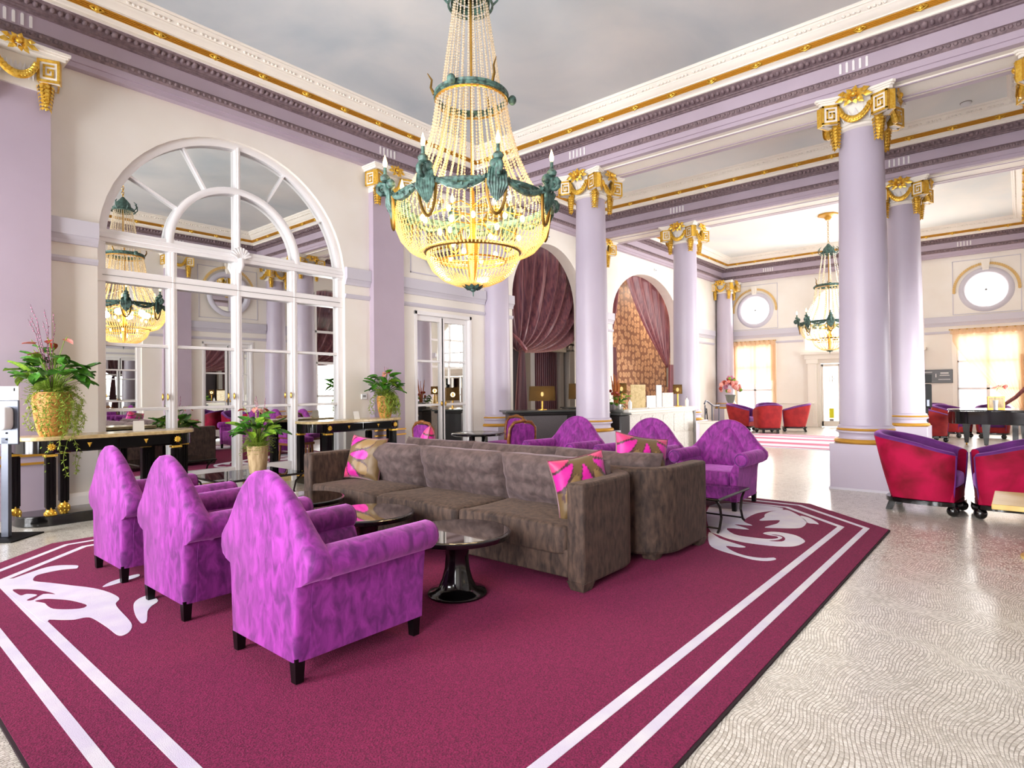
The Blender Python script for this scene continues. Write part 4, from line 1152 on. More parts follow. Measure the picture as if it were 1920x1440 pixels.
# ------------------------------------------------------------------ round pedestal tables
def pedestal_table(label, loc):
    t = thing('pedestal_table', label, 'table', loc, 0, 'black lacquer pedestal tables between armchairs and sofa')
    MB().lathe([(0, 0), (.19, 0), (.195, .012), (.185, .025), (.15, .032), (.125, .05), (.1, .1), (.082, .17), (.075, .25), (.085, .33), (.12, .375), (0, .376)], 36).build('pedestal', 'black_lacquer', t, 50)
    MB().lathe([(0, .37), (.33, .37), (.352, .378), (.355, .39), (.355, .405), (.345, .412), (.335, .412)], 48).build('table_top', 'black_lacquer', t, 40)
    MB().lathe([(.335, .41), (.335, .4135), (0, .4135)], 48).build('glass_inset', 'smoked_mirror', t, 0)
    return t

pt = pedestal_table('round black pedestal table beside the nearest armchair, right of its arm', (2.75, 2.83, RZ))
dup(pt, 'round black pedestal table in the middle of the row before the sofa', (2.75, 3.8, RZ))
dup(pt, 'round black pedestal table farthest left, by the left end of the sofa', (2.78, 4.78, RZ))

# ------------------------------------------------------------------ low glass tables
def glass_table(label, loc, w, dpt, h, rz=0):
    t = thing('glass_table', label, 'table', loc, rz, 'low dark glass tables with curved metal legs')
    m = MB(); P = [(-w, -dpt), (w, -dpt), (w, dpt), (-w, dpt)]
    MB().box(-w, w, -dpt, dpt, h - .012, h).build('glass_top', 'smoked_glass', t, 0)
    for a, b in zip(P, P[1:] + P[:1]): MB().tube([(a[0], a[1], h - .016), (b[0], b[1], h - .016)], .011, 6).build('top_bar', 'dark_iron', t)
    for sx in (-1, 1):
        for sy in (-1, 1):
            MB().tube([(sx * (w - .03), sy * (dpt - .03), h - .02), (sx * (w - .12), sy * (dpt - .03), h * .72), (sx * (w - .15), sy * (dpt - .03), h * .4), (sx * (w - .1), sy * (dpt - .03), h * .1), (sx * (w - .06), sy * (dpt - .03), 0.01)], .012, 8).build('leg', 'dark_iron', t)
        MB().tube([(sx * (w - .1), -dpt + .03, h * .12), (sx * (w - .1), dpt - .03, h * .12)], .009, 6).build('stretcher', 'dark_iron', t)
    return t
glass_table('low smoked glass table on curved legs beside the rear sofa on the right', (5.7, 2.55, RZ), .4, .46, .33)
glass_table('low smoked glass table on curved legs before the arched mirror', (3.5, 7.26, 0), .52, .44, .35)

# ------------------------------------------------------------------ console tables
def console(label, loc):
    t = thing('console_table', label, 'console', loc, 0, 'black consoles with marble tops and gilded mounts')
    L, Dp = .875, .5
    def plan(o, r=.3):
        P = [(-L + o, 0 - o * 0), ]
        q = []
        for i in range(9):
            a = PI + PI / 2 * i / 8; q.append((-L + o + r + r * cos(a), -Dp + o + r + r * sin(a)))
        for i in range(9):
            a = 1.5 * PI + PI / 2 * i / 8; q.append((L - o - r + r * cos(a), -Dp + o + r + r * sin(a)))
        return [(-L + o, 0)] + q + [(L - o, 0)]
    MB().prism(plan(0), .875, .915).build('marble_top', 'marble', t, 30, .008)
    ap = MB().prism(plan(.03), .745, .875).build('apron', 'black_lacquer', t, 30)
    MB().prism(plan(.02), 0, .11).build('plinth', 'black_lacquer', t, 30, .01)
    for s in (-1, 1):
        MB().box(s * .27 - .255, s * .27 + .255, -Dp + .012, -Dp + .045, .765, .86).build('drawer_front', 'black_satin', ap, 20, .004)
        m = MB(); m.add([(s * .27 - .022, -Dp + .008, .835), (s * .27 + .022, -Dp + .008, .835), (s * .27, -Dp + .008, .785), (s * .27, -Dp + .0, .82)], [(0, 1, 3), (1, 2, 3), (2, 0, 3)])
        m.build('escutcheon', 'gold', ap, 0)
    for x, y in ((-.6, -Dp + .06), (.6, -Dp + .06), (-.82, -.07), (.82, -.07), (-.4, -.06), (.4, -.06)):
        m = MB()
        for i in range(3):
            m.box(x - .042 + .03 * i, x - .02 + .03 * i, y - .04, y + .04, .19, .7)
        m.box(x - .034, x + .034, y - .032, y + .032, .17, .75)
        l = m.build('leg', 'black_wood', t, 20)
        MB().box(x - .055, x + .055, y - .05, y + .05, .71, .735).build('leg_cap', 'gold', l, 20, .005)
        m = MB()
        for dx in (-.035, 0, .035): m.ell((x + dx, y - .025, .13), (.016, .026, .02), 8, 5)
        m.box(x - .048, x + .048, y - .045, y + .045, .11, .135); m.lathe([(.05, .135), (.045, .15), (.036, .165), (.034, .19)], 8, x, y)
        m.build('leg_foot', 'gold', l, 40)
        if y < -.3:
            m = MB()
            for k in range(10):
                a = 2 * PI * k / 10; leafy(m, (x, y - .052, .81), (cos(a), -.15, sin(a)), .042, .014, (0, -1, 0))
            m.ell((x, y - .055, .81), .014, 8, 5); m.build('medallion', 'gold', l, 40)
    return t
cs = console('black console with marble top at the left, under the tall plant', (2.2, 8.05, 0))
dup(cs, 'black console with marble top before the right side of the arched mirror', (5.53, 8.2, 0))
def card(label, loc, rz, w=.055, h=.12):
    t = MB(); t.add([(-w, -.03, 0), (w, -.03, 0), (w, 0, h), (-w, 0, h), (-w, .03, 0), (w, .03, 0)], [(0, 1, 2, 3), (3, 2, 5, 4)])
    o = t.build('tent_card', 'paper', None, 0); o.location = loc; o.rotation_euler = (0, 0, rz)
    return tag(o, label, 'card', 'folded cards on the consoles')
card('small white folded card standing on the left console table', (2.47, 7.8, .915), R(-8))
card('small white folded card standing on the right console table', (5.55, 7.95, .915), R(5))
# ------------------------------------------------------------------ plants
def leaf_mesh(name, mt):
    m = MB()
    W = [0, .42, .5, .46, .36, .2, 0.01]
    def f(u, v):
        k = round(v * 6); a = 2 * u - 1; y = v
        return (a * W[k] * .62, y - .12 * (1 - v) * (1 - abs(a)) * 0 - (.14 * abs(a) if k == 1 else 0), -.22 * y * y + .1 * a * a)
    m.grid(f, 4, 6); return m.mesh(name, mt, 180)
LEAF, SPATHE_P, SPATHE_R = leaf_mesh('leaf', 'leaf'), leaf_mesh('spathe', 'spathe_pink'), leaf_mesh('spathe', 'spathe_red')
LEAF2 = leaf_mesh('leaf', 'leaf_light')
def plant(name, label, loc, pr, ph, prof, potmat, seed, n=26, spread=.26, height=.42, trail=0, twigs=4, twig_h=.75, lsize=.15, spathes=3, group='potted anthuriums'):
    rnd = random.Random(seed)
    t = thing(name, label, 'plant', loc, 0, group)
    MB().lathe([(0, 0)] + [(r * pr, z * ph) for r, z in prof] + [(prof[-1][0] * pr * .9, ph * .97), (0, ph * .93)], 28).build('pot', potmat, t, 50)
    st = MB()
    def stem(p, r=.004): st.tube([(p[0] * .15, p[1] * .15, ph * .9), (p[0] * .5, p[1] * .5, ph + (p[2] - ph) * .65), p], r, 4)
    for k in range(n):
        a = rnd.uniform(0, 2 * PI); q = math.sqrt(rnd.uniform(.05, 1)); r = spread * q
        p = (r * cos(a), r * sin(a), ph + height * (1 - .55 * q * q) * rnd.uniform(.45, 1.05))
        stem(p); s = lsize * rnd.uniform(.8, 1.25)
        link('leaf', LEAF if rnd.random() < .75 else LEAF2, t, loc=p, rot=(rnd.uniform(-.6, .8), rnd.uniform(-.5, .5), a - PI / 2 + rnd.uniform(-.7, .7)), scale=(s, s, s))
    for k in range(spathes):
        a = rnd.uniform(0, 2 * PI); r = spread * rnd.uniform(.3, .8); p = (r * cos(a), r * sin(a), ph + height * rnd.uniform(.85, 1.2))
        stem(p); s = lsize * .75
        sp = link('spathe', SPATHE_P if k % 3 else SPATHE_R, t, loc=p, rot=(rnd.uniform(-.5, .2), .2, a - PI / 2), scale=(s, s, s))
        MB().tube([(0, .1, 0), (0, .35, .35)], [.05, .02], 6).build('spadix', 'leaf_light', sp)
    st.build('stems', 'leaf_light', t, 180)
    for k in range(twigs):
        a = rnd.uniform(0, 2 * PI); h = twig_h * rnd.uniform(.75, 1.05); lean = rnd.uniform(.08, .28) * twig_h
        P = [(.02 * cos(a), .02 * sin(a), ph)] + [(lean * (i / 5) ** 1.3 * cos(a) + .01 * sin(i * 2), lean * (i / 5) ** 1.3 * sin(a), ph + h * i / 5) for i in range(1, 6)]
        tw = MB().tube(P, [.005, .005, .004, .004, .003, .002], 5).build('twig', 'twig', t)
        m = MB()
        for i in range(2, 6):
            A, Bq = Vector(P[i - 1]), Vector(P[i])
            for j in range(5): m.ell(A + (Bq - A) * (j / 5) + Vector((rnd.uniform(-.008, .008), rnd.uniform(-.008, .008), 0)), (.006, .006, .009), 5, 3)
        stuff(m.build('buds', 'bud', tw, 180))
    m = MB()                                      # feathery fern and trailing tendrils
    for k in range(70):
        a = rnd.uniform(0, 2 * PI); r = spread * rnd.uniform(.6, 1.2) * (.85 if trail else .8)
        dz = rnd.uniform(-.12, .12)
        p0 = Vector((.1 * cos(a), .1 * sin(a), ph)); p1 = Vector((r * .7 * cos(a), r * .7 * sin(a), ph + .1)); p2 = Vector((r * cos(a), r * sin(a), ph + dz))
        for i in range(9):
            u = i / 8; p = p0 * (1 - u) ** 2 + p1 * 2 * u * (1 - u) + p2 * u * u
            for s in (-1, 1): leafy(m, p, (-s * sin(a) + .3 * cos(a), s * cos(a) + .3 * sin(a), rnd.uniform(-.3, .3)), .035, .007, (0, 0, 1))
    if trail:
        for k in range(26):
            a = rnd.uniform(-2.7, -.4) if k % 3 else rnd.uniform(0, 2 * PI)
            r = pr * 1.12 + rnd.uniform(0, .1); L = trail * rnd.uniform(.35, 1)
            if k % 3 == 0: L = min(L, ph * .9)
            wob = rnd.uniform(0, 6)
            pts = [Vector((r * cos(a) * min(1, .6 + i / 10) + .02 * sin(i + wob), r * sin(a) * min(1, .6 + i / 10), ph + .03 - L * (i / 12))) for i in range(13)]
            m.tube(pts, .003, 3)
            for p in pts:
                for q in range(5): leafy(m, p, (rnd.uniform(-1, 1), rnd.uniform(-1, 1), rnd.uniform(-.8, .4)), .04, .007, (0, -.3, 1))
    stuff(m.build('fern', 'fern', t, 180))
    return t
TALL = [(.62, 0), (.72, .08), (.9, .4), (1.0, .75), (.98, .9), (.88, 1.0)]
CUP = [(.72, 0), (.78, .05), (.9, .45), (1.0, .9), (1.02, 1.0)]
plant('potted_anthurium', 'tall anthurium in a golden terracotta urn on the left console', (1.66, 7.8, .915), .175, .46, TALL, 'terracotta', 3, 64, .27, .46, .95, 6, .95, .165, 5)
plant('potted_anthurium', 'trailing anthurium in a yellow pot on the right console', (6.12, 7.95, .915), .135, .36, TALL, 'terracotta', 5, 44, .21, .38, .5, 3, .6, .16, 3)
plant('potted_anthurium', 'anthurium in a pale stone pot on the low glass table', (3.6, 7.22, .35), .125, .34, CUP, 'stone_pot', 8, 48, .23, .4, 0, 3, .62, .15, 4)

# ------------------------------------------------------------------ chandeliers
def chandelier(label, loc, lights, detail=1.0, energy=60):
    t = thing('chandelier', label, 'chandelier', loc, 0, 'crystal chandeliers with green bronze mounts')
    OCT = [(1, 0, 0), (0, 1, 0), (-1, 0, 0), (0, -1, 0), (0, 0, 1.25), (0, 0, -1.25)]
    OF = [(0, 1, 4), (1, 2, 4), (2, 3, 4), (3, 0, 4), (1, 0, 5), (2, 1, 5), (3, 2, 5), (0, 3, 5)]
    def curve(prof, s):
        L = [0]
        for a, b in zip(prof, prof[1:]): L.append(L[-1] + math.hypot(b[0] - a[0], b[1] - a[1]))
        d = s * L[-1]
        for i in range(len(prof) - 1):
            if d <= L[i + 1] + 1e-9:
                u = (d - L[i]) / (L[i + 1] - L[i] + 1e-9); return (prof[i][0] + (prof[i + 1][0] - prof[i][0]) * u, prof[i][1] + (prof[i + 1][1] - prof[i][1]) * u), L[-1]
        return prof[-1], L[-1]
    def strands(name, prof, n, r, gap, mt, off=0):
        m = MB(); tot = curve(prof, 0)[1]; k = max(4, int(tot / (r * gap * 2)))
        for j in range(n):
            a = 2 * PI * (j + off) / n
            for i in range(k):
                (q, z), _ = curve(prof, (i + .5) / k)
                c = Vector((q * cos(a), q * sin(a), z))
                m.add([c + Vector(o) * r for o in OCT], OF)
        o = m.build(name, mt, t, 0); return stuff(o)
    D = detail
    bowl = [(.69, .75), (.712, .66), (.7, .55), (.655, .44), (.58, .355), (.5, .32), (.435, .335)]
    low = [(.42, .335), (.415, .26), (.37, .17), (.28, .09), (.16, .04), (.04, .03)]
    neck = [(.62, .82), (.53, .97), (.44, 1.18), (.365, 1.44), (.315, 1.75)]
    top = [(.275, 1.79), (.225, 2.15), (.18, 2.45), (.155, 2.63)]
    strands('bowl_strands', bowl, int(92 * D), .0085 / D ** .5, 1.08, 'crystal')
    strands('lower_bowl_strands', low, int(64 * D), .009 / D ** .5, 1.08, 'crystal')
    strands('neck_strands', neck, int(40 * D), .013 / D ** .5, 1.15, 'crystal_clear')
    strands('inner_strands', [(.45, .85), (.3, 1.25), (.22, 1.75)], int(20 * D), .011 / D ** .5, 1.2, 'crystal', .5)
    strands('crown_strands', top, int(28 * D), .011 / D ** .5, 1.15, 'crystal_clear')
    def hoop(name, r, z, h, mt, w=.012):
        m = MB(); m.lathe([(r, z - h), (r + w, z - h * .6), (r + w * .6, z), (r + w, z + h * .6), (r, z + h), (r - w * .5, z + h), (r - w * .5, z - h), (r, z - h)], 48); return m.build(name, mt, t, 40)
    hoop('rim_hoop', .7, .77, .03, 'patina', .02); hoop('lower_hoop', .432, .335, .018, 'brass_dark'); hoop('neck_hoop', .325, 1.765, .03, 'patina', .02); hoop('neck_hoop', .325, 1.72, .01, 'brass')
    hoop('crown_hoop', .16, 2.66, .035, 'patina', .02); hoop('crown_lip', .2, 2.62, .012, 'patina'); hoop('inner_hoop', .3, .25, .008, 'brass')
    MB().tube([(0, 0, .05), (0, 0, 2.9)], .012, 8).build('stem', 'brass', t)
    MB().lathe([(0, .02), (.035, .03), (.05, .3), (.07, .42), (.03, .5), (.02, .9)], 16).build('stem_sleeve', 'brass', t)
    m = MB()
    for k in range(10):
        a = 2 * PI * k / 10; leafy(m, (.01 * cos(a), .01 * sin(a), .0), (cos(a), sin(a), .35), .11, .03, (0, 0, -1))
    m.ell((0, 0, 0), (.03, .03, .03), 8, 6); m.tube([(0, 0, -.02), (0, 0, -.07)], [.01, .004], 6); m.build('finial', 'patina', t, 50)
    m = MB()
    for k in range(8):                            # crown crest and balls of the neck hoop
        a = 2 * PI * k / 8; c, s_ = cos(a), sin(a)
        m.tube([(.2 * c, .2 * s_, 2.63), (.25 * c, .25 * s_, 2.68), (.245 * c, .245 * s_, 2.76), (.2 * c, .2 * s_, 2.8)], [.012, .01, .012, .006], 5)
    m.lathe([(.06, 2.66), (.14, 2.7), (.12, 2.78), (.05, 2.86), (.02, 2.9)], 20); m.build('crown', 'patina', t, 50)
    for k in range(6):
        a = 2 * PI * k / 6 + .3; c, s_ = cos(a), sin(a)
        if k % 2: MB().ell((.38 * c, .38 * s_, 1.76), (.04, .04, .045), 10, 6).build('hoop_ball', 'patina', t)
        else: MB().tube([(.34 * c, .34 * s_, 1.78), (.37 * c, .37 * s_, 1.84), (.36 * c, .36 * s_, 1.91), (.4 * c, .4 * s_, 1.97)], [.016, .012, .01, .004], 6).build('hoop_spike', 'brass_dark', t)
    NA_ = 8
    for k in range(NA_):                          # scroll arms, feather plumes and candles
        a = 2 * PI * k / NA_ + .25
        rot = Matrix.Rotation(a, 3, 'Z')
        m = MB()
        P = [(.68, 0, .7), (.74, 0, .76), (.79, 0, .84)]
        for i in range(14):
            q = i / 13; ang = PI * .6 - q * 3.2 * PI; r = .055 * (1 - .75 * q); P.append((.81 + r * cos(ang), 0, .83 + r * sin(ang)))
        m.tube(P, [.03, .034, .03] + [.024 * (1 - .6 * i / 13) for i in range(14)], 7)
        m.xf(lambda p: rot @ p); arm = m.build('scroll_arm', 'patina', t, 60)
        m = MB()
        for i in range(-3, 4):
            m.tube([(.715, .012 * i, .87), (.765, .022 * i, .82), (.765, .026 * i, .72), (.735, .012 * i, .58 + .014 * abs(i))], [.008, .016, .016, .006], 5)
        m.ell((.745, 0, .885), (.045, .06, .05), 10, 6); m.xf(lambda p: rot @ p); m.build('plume', 'patina', arm, 60)
        m = MB(); m.tube([(.775, .085 * cos(i * PI / 8), .82 - .24 * abs(sin(i * PI / 16))) if 0 else (.74 - .02 * sin(i * PI / 10), .085 * cos(PI * i / 10), .76 - .27 * sin(PI * i / 10)) for i in range(11)], .014, 5)
        m.xf(lambda p: rot @ p); m.build('plume_wreath', 'brass_dark', arm, 60)
        m = MB(); m.lathe([(0, .9), (.035, .91), (.045, .94), (.03, .96), (.016, .97), (.014, 1.03), (.0, 1.035)], 12, .79)
        m.xf(lambda p: rot @ p); cd = m.build('candle_cup', 'patina', t, 50)
        m = MB(); m.lathe([(.008, 1.03), (.018, 1.05), (.02, 1.075), (.012, 1.105), (.002, 1.14)], 10, .79); m.xf(lambda p: rot @ p); m.build('bulb', 'bulb', cd, 180)
        a2 = a + 2 * PI / NA_                     # leaf swag to the next arm
        m = MB(); P = []
        for i in range(11):
            u = i / 10; b = a + (a2 - a) * u; P.append((.735 * cos(b), .735 * sin(b), .83 - .13 * sin(PI * u)))
        m.tube(P, [.014 + .014 * sin(PI * i / 10) for i in range(11)], 6)
        for p in P[1:-1]:
            for q in range(4): leafy(m, p, (random.uniform(-1, 1), random.uniform(-1, 1), random.uniform(-.6, .6)), .055, .016, (cos(a), sin(a), 0))
        m.build('leaf_swag', 'patina', t, 50)
    rnd = random.Random(4)
    for k in range(16):                           # bulbs inside the bowl
        a = 2 * PI * k / 16; r = .48 if k % 2 else .3; z = .52 + .08 * (k % 3)
        b = MB().ell((r * cos(a), r * sin(a), z), (.022, .022, .032), 8, 6).build('bulb', 'bulb', t, 180)
        MB().tube([(r * cos(a), r * sin(a), z + .03), (r * .5 * cos(a), r * .5 * sin(a), z + .1), (0, 0, z + .08)], .006, 5).build('bulb_arm', 'brass', b)
    for k in range(4):
        a = 2 * PI * k / 4 + .4
        b = MB().ell((.22 * cos(a), .22 * sin(a), .3), (.02, .02, .03), 8, 6).build('bulb', 'bulb', t, 180)
        MB().tube([(.22 * cos(a), .22 * sin(a), .27), (0, 0, .26)], .005, 5).build('bulb_arm', 'brass', b)
    ch = MB(); z = 2.9; i = 0
    Zt = ZC - loc[2]
    while z < Zt - .1:
        d = (1, 0) if i % 2 else (0, 1)
        ch.tube([(.02 * cos(2 * PI * q / 8) * d[0], .02 * cos(2 * PI * q / 8) * d[1], z + .03 + .035 * sin(2 * PI * q / 8)) for q in range(8)], .006, 5, True); z += .05; i += 1
    ch.build('chain', 'brass', t, 60)
    MB().lathe([(.0, Zt - .16), (.05, Zt - .15), (.1, Zt - .08), (.24, Zt - .035), (.26, Zt - .015), (.26, Zt), (0, Zt)], 8).build('ceiling_rose', 'gold_trim', t, 20)
    for k in range(lights):
        l = bpy.data.lights.new('chandelier_glow', 'POINT'); l.energy = energy; l.color = (1, .74, .42); l.shadow_soft_size = .06
        o = bpy.data.objects.new('chandelier_glow', l); COL.objects.link(o); o.parent = t
        a = 2 * PI * k / max(1, lights - 1); r = .4 if k < lights - 1 else 0
        o.location = (r * cos(a), r * sin(a), .62 if k < lights - 1 else .2)
    return t
chandelier('large crystal chandelier with green bronze arms hanging over the seating', (3.95, 3.82, 2.28), 7, 1, 15)
chandelier('distant crystal chandelier hanging before the bright entrance', (17.8, 3.9, 2.3), 3, .35, 14)

# ------------------------------------------------------------------ tub chairs
def tub_chair(label, loc, rz, red='velvet_red', group='red velvet tub chairs'):
    t = thing('tub_chair', label, 'chair', loc, rz, group)
    A0, A1 = R(41), R(319)
    def rad(a, k):                                # superellipse plan, rounder at the back
        c, s_ = abs(cos(a)), abs(sin(a)); e = 3.4
        return 1 / ((c / (.37 * k)) ** e + (s_ / (.36 * k)) ** e) ** (1 / e)
    def ztop(a): return .59 + .23 * max(0, -cos(a) * .5 + .5) ** .85
    zb = .155
    def outer(u, v):
        a = A0 + (A1 - A0) * u; k = .9 + .12 * v + .02 * sin(PI * v); r = rad(a, k); return (r * cos(a) - .12 * (v - .3) * max(0, -cos(a)), r * sin(a), zb + (ztop(a) - zb) * v)
    MB().grid(outer, 48, 10).build('outer_shell', red, t, 180)
    def rim(u, v):
        a = A0 + (A1 - A0) * u; k0, k1 = 1.02, .8; b = PI * v
        r = rad(a, (k0 + k1) / 2 + (k0 - k1) / 2 * cos(b)); return (r * cos(a) - .084 * max(0, -cos(a)), r * sin(a), ztop(a) + .035 * sin(b))
    MB().grid(rim, 48, 8).build('rim', 'velvet_violet', t, 180)
    def inner(u, v):
        a = A0 + (A1 - A0) * u; r = rad(a, .8 - .06 * v); return (r * cos(a) - .084 * (1 - v) * max(0, -cos(a)), r * sin(a), ztop(a) + (.3 - ztop(a)) * v)
    MB().grid(inner, 48, 6).build('inner_back', 'velvet_violet', t, 180)
    for u in (0, 1):
        pts = [outer(u, v / 6) for v in range(7)] + [rim(u, v / 4) for v in range(5)] + [inner(u, v / 6) for v in range(7)]
        MB().add(pts + [inner(u, 1)[:2] + (zb,)], [tuple(range(len(pts) + 1))]).build('arm_front', red, t, 0)
        MB().tube([outer(u, v / 10) for v in range(11)], .008, 6).build('piping', 'velvet_violet', t)
    m = MB(); rbox(m, (.03, 0, .36), (.29, .27, .085), .4); m.build('seat_cushion', 'velvet_violet', t, 70)
    MB().box(-.26, .3, -.27, .27, .14, .29).build('seat_base', red, t, 20, .02)
    MB().grid(lambda u, v: (lambda r: (r * cos(2 * PI * u), r * sin(2 * PI * u), .15 - .045 * [0, 0, 1, 1, 0][round(v * 4)]))(rad(2 * PI * u, [.6, .93, .93, .6, .6][round(v * 4)])), 40, 4, True).build('base_ring', 'black_lacquer', t, 40)
    for s in (-1, 1):
        MB().add([(-.27 + dx * .028 - .03, s * .2 + dy * .028, 0) for dx, dy in ((-1, -1), (1, -1), (1, 1), (-1, 1))] + [(-.25 + dx * .035, s * .2 + dy * .035, .13) for dx, dy in ((-1, -1), (1, -1), (1, 1), (-1, 1))],
                 [(3, 2, 1, 0), (4, 5, 6, 7), (0, 1, 5, 4), (1, 2, 6, 5), (2, 3, 7, 6), (3, 0, 4, 7)]).build('leg', 'black_lacquer', t, 20)
        MB().ell((.28, s * .22, .058), (.058, .058, .058), 14, 10).build('ball_foot', 'black_lacquer', t, 180)
    return t
tc = tub_chair('red tub chair beside the nearest column, its tall back turned left', (7.85, .8, 0), -PI / 2 - R(6))
dup(tc, 'red tub chair cut by the right edge of the photo', (7.88, .07, 0), PI / 2 + R(6))
tr = tub_chair('glare-tinted red tub chair by the flower urn, turned to the right', (18.9, 6.65, 0), -PI / 2, 'velvet_red_glare', 'glare-tinted red tub chairs near the entrance')
dup(tr, 'glare-tinted red tub chair seen from behind in the middle of the far left group', (18.35, 5.72, 0), R(35))
dup(tr, 'glare-tinted red tub chair on the right of the far left group, turned to the left', (19.4, 5.25, 0), PI / 2 + .3)
dup(tr, 'glare-tinted red tub chair at the back of the far left group, facing the viewer', (19.95, 6.2, 0), PI + .3)
dup(tr, 'glare-tinted red tub chair beside the black dispenser stand, left of the piano', (17.5, 1.72, 0), R(-60))
dup(tr, 'glare-tinted red tub chair behind the piano tail', (19.3, 1.35, 0), R(-120))
dup(tr, 'glare-tinted red tub chair facing the viewer, seen under the piano', (19.4, .55, 0), PI)
dup(tr, 'glare-tinted red tub chair against the end wall window left of the piano', (20.4, 1.9, 0), PI)
wt = thing('side_table', 'pale wooden table corner at the right edge before the tub chairs', 'table', (6.2, -.06, 0))
MB().box(-.45, .3, -.22, .24, .415, .455).build('table_top', 'wood_pale', wt, 20, .006)
MB().lathe([(0, 0), (.2, 0), (.2, .02), (.05, .05), (.04, .38), (.12, .415), (0, .415)], 24, -.05, -.12).build('pedestal', 'wood_pale', wt, 40)

# ------------------------------------------------------------------ grand piano
pn = thing('grand_piano', 'black grand piano at the far right by the sheer curtain', 'piano', (16.9, .5, 0))
OUT = [(-.65, -.75), (.75, -.75), (.76, -.3), (.7, .1), (.52, .32), (.42, .55), (.3, .7), (.02, .78), (-.35, .74), (-.58, .6), (-.65, .35)]
MB().prism(OUT, .5, .78).build('case', 'black_lacquer', pn, 40, .012)
MB().prism([(x * 1.02, y * 1.02) for x, y in OUT], .79, .815).build('lid', 'black_lacquer', pn, 30, .006)
MB().box(-.6, .7, -.95, -.72, .5, .62).build('keyboard_bed', 'black_lacquer', pn, 20, .008)
for x, y in ((-.48, .08), (.1, .45), (.45, -.55), (-.48, -.6)):
    MB().add([(x + dx * .035, y + dy * .035, .05) for dx, dy in ((-1, -1), (1, -1), (1, 1), (-1, 1))] + [(x + dx * .075, y + dy * .075, .5) for dx, dy in ((-1, -1), (1, -1), (1, 1), (-1, 1))],
             [(3, 2, 1, 0), (4, 5, 6, 7), (0, 1, 5, 4), (1, 2, 6, 5), (2, 3, 7, 6), (3, 0, 4, 7)]).build('leg', 'black_lacquer', pn, 20)
    MB().tube([(x, y - .015, .028), (x, y + .015, .028)], .028, 12).build('caster', 'brass', pn)
MB().box(-.1, .1, -.45, -.35, .12, .5).build('pedal_lyre', 'black_lacquer', pn, 20)
fr = thing('picture_frame', 'framed picture standing on the piano beside the orchid', 'picture', (16.95, .42, .815), R(-60))
MB().box(-.17, .17, -.012, .012, 0, .28).build('frame', 'gold_trim', fr, 20, .004); MB().box(-.145, .145, -.016, -.01, .025, .255).build('picture', 'stone_pot', fr, 0)
orc = thing('orchid', 'orchid in a glass vase on the piano', 'plant', (16.6, .42, .815))
MB().lathe([(0, 0), (.04, 0), (.035, .1), (.05, .2), (.046, .2), (.03, .1), (0, .02)], 16).build('vase', 'plastic_white', orc, 50)
MB().tube([(0, 0, .05), (.02, .01, .3), (.0, -.05, .48), (-.02, -.14, .5)], .005, 5).build('stem', 'leaf', orc)
for k in range(6):
    link('petal', SPATHE_P, orc, loc=(-.01 - .004 * k, -.03 - .03 * k, .47 + .03 * sin(k)), rot=(.3 * k, .5, k * 1.1), scale=(.1, .1, .1))

# ------------------------------------------------------------------ dispenser stands
st1 = thing('sanitiser_stand', 'grey hand sanitiser stand with white dispenser at the left edge', 'stand', (1.2, 7.3, 0), R(-48))
MB().prism([(-.2, -.2), (.2, -.2), (.2, .2), (-.2, .2)], 0, .012).build('base_plate', 'black_satin', st1, 20)
MB().box(-.035, .035, -.02, .02, .012, .95).build('post', 'steel_grey', st1, 20, .004)
MB().box(-.13, .13, -.02, .0, .88, 1.3).build('back_plate', 'steel_grey', st1, 20, .01)
m = MB(); rbox(m, (0, -.07, 1.13), (.09, .06, .11), .4); m.build('dispenser', 'plastic_white', st1, 60)
for z in (.93, .99): MB().tube([(.02, -.022, z), (.02, -.027, z)], .008, 8).build('screw', 'black_satin', st1)
sg = MB().box(-.12, .13, -.022, -.008, 1.3, 1.43).build('notice', 'paper', st1, 0)
for k in range(2): MB().box(-.1, .09, -.0235, -.0215, 1.335 + .028 * k, 1.343 + .028 * k).build('notice_line', 'grey_print', sg, 0)
MB().box(.085, .1, -.0235, -.0215, 1.385, 1.415).build('notice_mark', 'black_satin', sg, 0)
st2 = thing('dispenser_stand', 'black dispenser stand between the columns and the piano', 'stand', (14.75, 1.48, 0), R(-40))
MB().prism([(.22 * cos(2 * PI * i / 24), .22 * sin(2 * PI * i / 24)) for i in range(24)], 0, .015).build('base_plate', 'black_satin', st2, 20)
MB().box(-.03, .03, -.03, .03, .015, .95).build('post', 'black_satin', st2, 20)
MB().box(-.11, .11, -.05, .03, .9, 1.38).build('dispenser', 'black_satin', st2, 20, .02)
MB().box(-.11, .11, -.05, .03, 1.41, 1.58).build('sign_head', 'black_satin', st2, 20, .01)
MB().box(-.03, .03, -.058, -.05, .93, 1.06).build('nozzle_panel', 'steel_grey', st2, 0)

